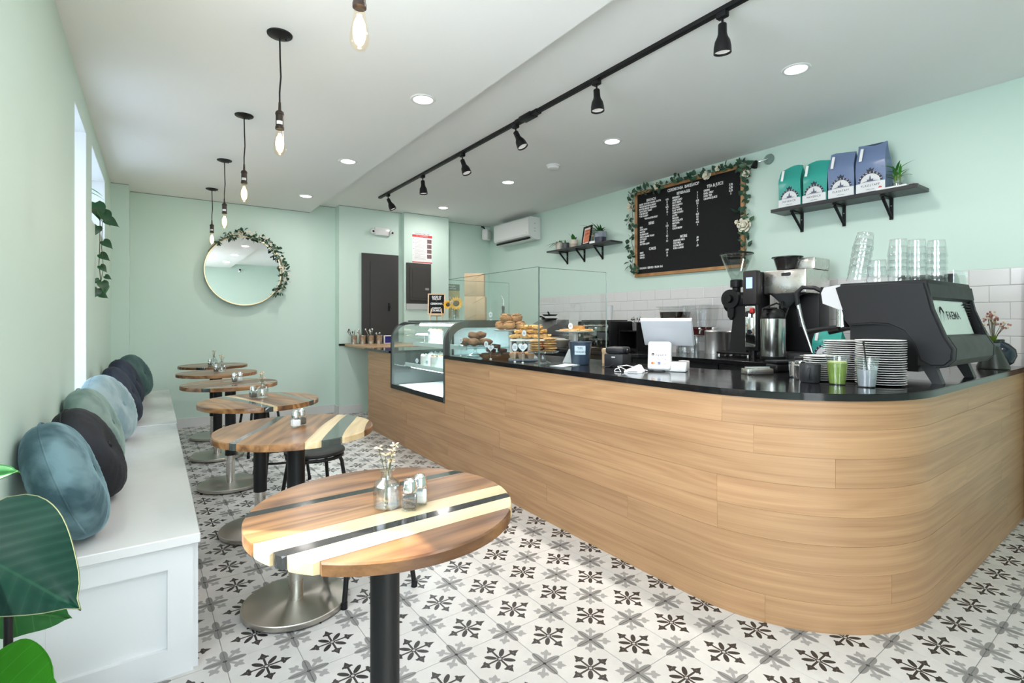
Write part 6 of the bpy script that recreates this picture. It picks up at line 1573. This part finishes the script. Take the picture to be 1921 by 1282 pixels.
for b in ((-.12,.14,-.13,-.118),(-.12,.14,.118,.13),(.128,.14,-.118,.118)): ob('panel', MB().box(b[0],b[1],b[2],b[3],.012,.29), black_plastic, t, smooth=0)
ob('shelf', MB().box(-.12,.128,-.118,.118,.19,.20), black_plastic, t, smooth=0)
t = thing('spoon_jar', 'jar of teaspoons standing in the black caddy', 'jar', (4.20, 3.69, ZB+.2003)); ob('jar', MB().lathe([(0,.002),(.035,.002),(.04,.08),(.037,.08),(.033,.006),(0,.006)], 20), grey_app, t)
r = random.Random(4)
for k in range(8):
    a = r.uniform(0,6.28); e = (.045*math.cos(a), .045*math.sin(a), r.uniform(.12,.14)); sp_ = ob('teaspoon', MB().tube([(-.3*e[0],-.3*e[1],.012), e], .0022, 5), chrome, t); ob('spoon_bowl', MB().ball(e, .012, (.8,.8,1.2), 8, 5), chrome, sp_)
# ---- cutlery cups on the oak ledge
names = ('with black-handled forks, leftmost on the oak ledge', 'with slanting knives, second on the oak ledge', 'packed with spoons, third on the oak ledge', 'with short spoons, rightmost on the oak ledge')
pos = ((2.215, 6.90), (2.335, 6.885), (2.445, 6.87), (2.555, 6.855))
for k, (x, y) in enumerate(pos):
    t = thing('cutlery_cup', 'steel cup '+names[k], 'cutlery cup', (x, y, .9623), 0, 'steel cutlery cups')
    ob('cup', MB().lathe([(0,.002),(.043,.002),(.047,.118),(.0485,.120),(.046,.120),(.042,.006),(0,.006)], 28), steel, t)
    r = random.Random(k+3); hm = dark_metal if k == 0 else chrome
    for j in range(6):
        a = r.uniform(-1, 1) if k != 1 else r.uniform(-1.0,-.4); e = (.055*a-.02, r.uniform(-.03,.03), r.uniform(.16,.20) if k < 3 else r.uniform(.13,.15))
        s_ = ob('cutlery', MB().tube([(-.3*e[0],-.3*e[1],.02), e], .0035, 6), hm, t); ob('cutlery_end', MB().ball(e, .012, (.9,.35,1.3), 8, 5), hm if j % 2 else steel, s_)
t = thing('sugar_caddy', 'blue and white box beside the cutlery cups', 'box', (2.68, 6.84, .9623), D(-5)); ob('box', MB().rbox(-.062,.062,-.03,.03,0,.115,.004), white_gloss, t); ob('blue_front', MB().box(-.050,.050,-.0312,-.0302,.012,.103), mat('cobalt_print', (.02,.02,.20), .3), t, smooth=0)
# ---- vases at the counter end
t = thing('cone_vase', 'dark olive cone vase of small dried flowers at the counter end', 'vase', (4.245, .876, ZW+.0003))
ob('vase', MB().lathe([(0,.001),(.078,.001),(.080,.010),(.030,.140),(.030,.160),(.036,.166),(.032,.166),(.026,.158),(.026,.14),(0,.10)], 32), mat('olive_glaze', (.035,.037,.032), .3), t)
ob('band', MB().lathe([(.031,.139),(.033,.143),(.033,.157),(.031,.160)], 24), mat('blue_grey_band', (.10,.12,.15), .4), t)
r = random.Random(15); bl = leaf_mesh('leaf', .07, .022, mat('yellow_green_leaf', (.22,.34,.05), .45, var=.3), .5, .2, 6, .8)
for k in range(16):
    a = r.uniform(0,6.28); rr = r.uniform(.01,.075); p = (rr*math.cos(a), rr*math.sin(a), r.uniform(.25,.33)); st = ob('flower_stem', MB().tube([(0,0,.14),(p[0]*.4,p[1]*.4,.21),p], .0013, 4), stem_m, t)
    for j in range(3): ob('bud', MB().ball((p[0]+r.gauss(0,.009), p[1]+r.gauss(0,.009), p[2]+r.gauss(0,.012)), .0065, (1,1,1.2), 6, 4), mat(('pink_bud','cream_bud','rust_bud')[j], ((.45,.22,.20),(.62,.52,.36),(.30,.12,.08))[j], .8), st)
    if k < 11: o = link('leaf', bl, t, (0,0,.16), (0,-r.uniform(.5,1.2),a))
t = thing('round_vase', 'glossy navy ball vase beside the cone vase', 'vase', (4.425, .882, ZW+.0003)); ob('vase', MB().lathe([(0,.002),(.035,.002),(.066,.03),(.082,.075),(.076,.115),(.045,.150),(.024,.162),(.024,.172),(.020,.172),(.020,.16),(0,.15)], 36), mat('navy_glaze', (.018,.028,.045), .12), t)
ob('rim', MB().lathe([(.024,.1722),(.0255,.175),(.021,.177),(.020,.1722)], 24), MATS['navy_glaze'], t)
# ================================================================ PLANTS ON THE LEFT
def big_leaf(name, L, Wd, m, droop, fold, ns=16, nw=9, wave=0.0, seed=1, shape=.85, rim=None):
    rn = random.Random(seed); ph = rn.uniform(0, 6)
    mb = MB(); vs = []; fs = []
    for i in range(ns+1):
        u = i/ns
        w = Wd*.5*max(.004, math.sin(PI*min(1, u)**shape))**.8*(1-.10*u)
        if u > .85 and shape > .4: w *= max(.02, 1-((u-.85)/.15)**1.6)
        for j in range(nw):
            s_ = j/(nw-1)*2-1
            vs.append((L*u, w*s_, -droop*L*u*u + fold*w*abs(s_) + wave*math.sin(u*14+ph)*abs(s_)*w + (-.006*(1-abs(s_))**6)))
    for i in range(ns):
        for j in range(nw-1): fs.append((i*nw+j, i*nw+j+1, (i+1)*nw+j+1, (i+1)*nw+j))
    n0 = len(vs)
    vs += [(x, y, z-.0012) for x, y, z in vs]; fs += [tuple(reversed([q+n0 for q in f])) for f in fs]
    edge = [j for j in range(nw)]+[i*nw+nw-1 for i in range(1, ns+1)]+[ns*nw+j for j in range(nw-2, -1, -1)]+[i*nw for i in range(ns-1, 0, -1)]
    for a, b in zip(edge, edge[1:]+edge[:1]): fs.append((a, b, b+n0, a+n0))
    mb.add(vs, fs); return mb, [vs[k] for k in edge]
def veined(name, c, vein, rough, scale):
    m, nt, b = newmat(name)
    tc = nt.nodes.new('ShaderNodeTexCoord'); sp = nt.nodes.new('ShaderNodeSeparateXYZ'); nt.links.new(tc.outputs['Object'], sp.inputs[0])
    x, y = X(nt, sp.outputs[0]), X(nt, sp.outputs[1])
    mid = y.abs().lt(.0022); v = ((x-y.abs()*.8)*scale).op('FRACT'); side_ = v.lt(.07)*.55
    f = noise(nt, coords(nt), 9, 3)
    base = ramp(nt, f, [(.3, tuple(q*.75 for q in c)), (.7, c)])
    nt.links.new(mixrgb(nt, mid.max(side_), base, vein), b.inputs['Base Color']); b.inputs['Roughness'].default_value = rough
    b.inputs['Specular IOR Level'].default_value = .08
    bump(nt, b, ((x-y.abs()*.8)*scale*6.283).op('SINE'), .05, .004)
    return m
rub = veined('rubber_leaf', (.002,.017,.011), (.004,.024,.014), .32, 34); rub2 = veined('fiddle_leaf', (.025,.115,.03), (.05,.15,.045), .4, 26); rub3 = veined('young_leaf', (.04,.22,.015), (.05,.25,.025), .3, 24)
rim_m = mat('leaf_rim', (.13,.14,.06), .5)
pl = thing('rubber_plant', 'large rubber plant with glossy leaves in the near left corner', 'potted plant', (0, 0, 0))
PX, PY = -.225, 1.55
ob('pot', MB().lathe([(0,.001),(.11,.001),(.14,.24),(.145,.26),(.13,.26),(.125,.23),(0,.23)], 36, (PX, PY, 0)), white_ceramic, pl)
ob('soil', MB().lathe([(0,.235),(.124,.235),(.124,.2305),(0,.2305)], 20, (PX, PY, 0)), soil, pl)
ob('stake', MB().tube([(-.272,1.615,.22),(-.272,1.615,.80)], .0085, 10), black_metal, pl)
ob('trunk', MB().tube([(PX,PY,.22),(-.30,1.52,.45),(-.335,1.47,.70),(-.34,1.44,.95)], [.016,.013,.011,.008], 8), stem_m, pl)
def place_leaf(base, tip, up, L, Wd, m, droop, fold, seed, wave=0, shape=.85):
    mb, ed = big_leaf('leaf', L, Wd, m, droop, fold, seed=seed, wave=wave, shape=shape)
    d = (Vector(tip)-Vector(base)).normalized(); z = (Vector(up)-d*Vector(up).dot(d)).normalized(); y = z.cross(d)
    R = Matrix((d, y, z)).transposed().to_4x4()
    o = ob('leaf', mb, m, pl, smooth=60); o.matrix_local = Matrix.Translation(base) @ R
    ob('leaf_rim', MB().tube(ed, .0011, 4, True), rim_m if m is rub else m, o)
    return o

place_leaf((-.335,1.42,.872), (-.117,1.242,.748), (.30,-.72,.62), .315, .27, rub, .05, .05, 1, .01, .5)
place_leaf((-.325,1.79,.548), (-.200,1.735,.520), (.25,-.80,.55), .165, .125, rub2, .10, .12, 2, .10, .62)
place_leaf((-.318,1.44,.535), (-.160,1.335,.56), (.20,-.62,.75), .195, .185, rub3, .02, .22, 3, .03, .75)
place_leaf((-.325,1.56,.93), (-.256,1.51,.955), (.1,-.7,.7), .10, .05, rub2, .15, .1, 4)
# trailing pothos on the high window sill
po = thing('trailing_pothos', 'trailing pothos spilling from the high window sill', 'potted plant', (0,0,0))
ob('pot', MB().lathe([(0,.001),(.045,.001),(.06,.10),(.056,.10),(.042,.01),(0,.008)], 24, (XL-.075, 5.10, 2.0225)), mat('terracotta_brown', (.22,.15,.12), .7), po)
ob('soil', MB().lathe([(0,.085),(.054,.085),(.05,.08),(0,.08)], 16, (XL-.075, 5.10, 2.0225)), soil, po)
vine = [(XL-.06,5.10,2.11),(XL+.0,5.12,2.14),(XL+.03,5.14,2.08),(XL+.028,5.15,1.90),(XL+.022,5.15,1.72),(XL+.035,5.15,1.58),(XL+.025,5.15,1.46)]
vb = ob('vine', MB().tube(vine, .003, 6), stem_m, po)
ob('vine', MB().tube([(XL-.06,5.10,2.11),(XL+.01,5.08,2.15),(XL+.045,5.12,2.05),(XL+.04,5.13,1.85),(XL+.05,5.14,1.70),(XL+.03,5.16,1.55)], .0025, 6), stem_m, po)
hl = [leaf_mesh('leaf', .085, .070, leaf_dark, .25, .18, 9, 1, True), leaf_mesh('leaf', .075, .062, leaf_mid, .25, .18, 9, 1, True), leaf_mesh('leaf', .07, .06, leaf_bright, .25, .18, 9, 1, True)]
def ph(x, y, z, k, rx, sc): 
    o = link('leaf', hl[k], po, (x, y, z)); d = Vector((math.sin(rx)*.9, -.25, -math.cos(rx))).normalized()
    up = Vector((.25,-1,.2)); zz = (up-d*up.dot(d)).normalized(); yy = zz.cross(d)
    o.rotation_euler = Matrix((d, yy, zz)).transposed().to_euler(); o.scale = (sc,sc,sc)
for (x, z, k, rx, sc) in ((-.375,2.20,0,.3,1.7),(-.34,2.13,2,.9,1.0),(-.33,2.14,0,.5,1.4),(-.31,2.08,0,1.1,1.2),(-.36,2.02,0,-.2,1.0),(-.325,1.905,0,.9,1.0),(-.345,1.80,0,1.0,.95),(-.345,1.71,0,.8,.8),(-.315,1.63,0,1.1,.6),(-.35,1.60,0,-.9,.6),(-.335,1.585,0,.4,1.1),(-.32,1.56,1,.2,1.0),(-.36,1.53,0,-.3,1.0),(-.35,1.49,0,1.1,.8)):
    ph(x, 5.14, z, k, rx, sc)
for a in (.2, .5): 
    o = link('leaf', leaf_mesh('leaf', .14, .022, leaf_bright, .3, .2, 7), po, (XL-.07, 5.08, 2.25+a*.12), (0, .1, a))
ob('shoot', MB().tube([(XL-.07,5.10,2.11),(XL-.072,5.09,2.32)], .003, 6), stem_m, po)
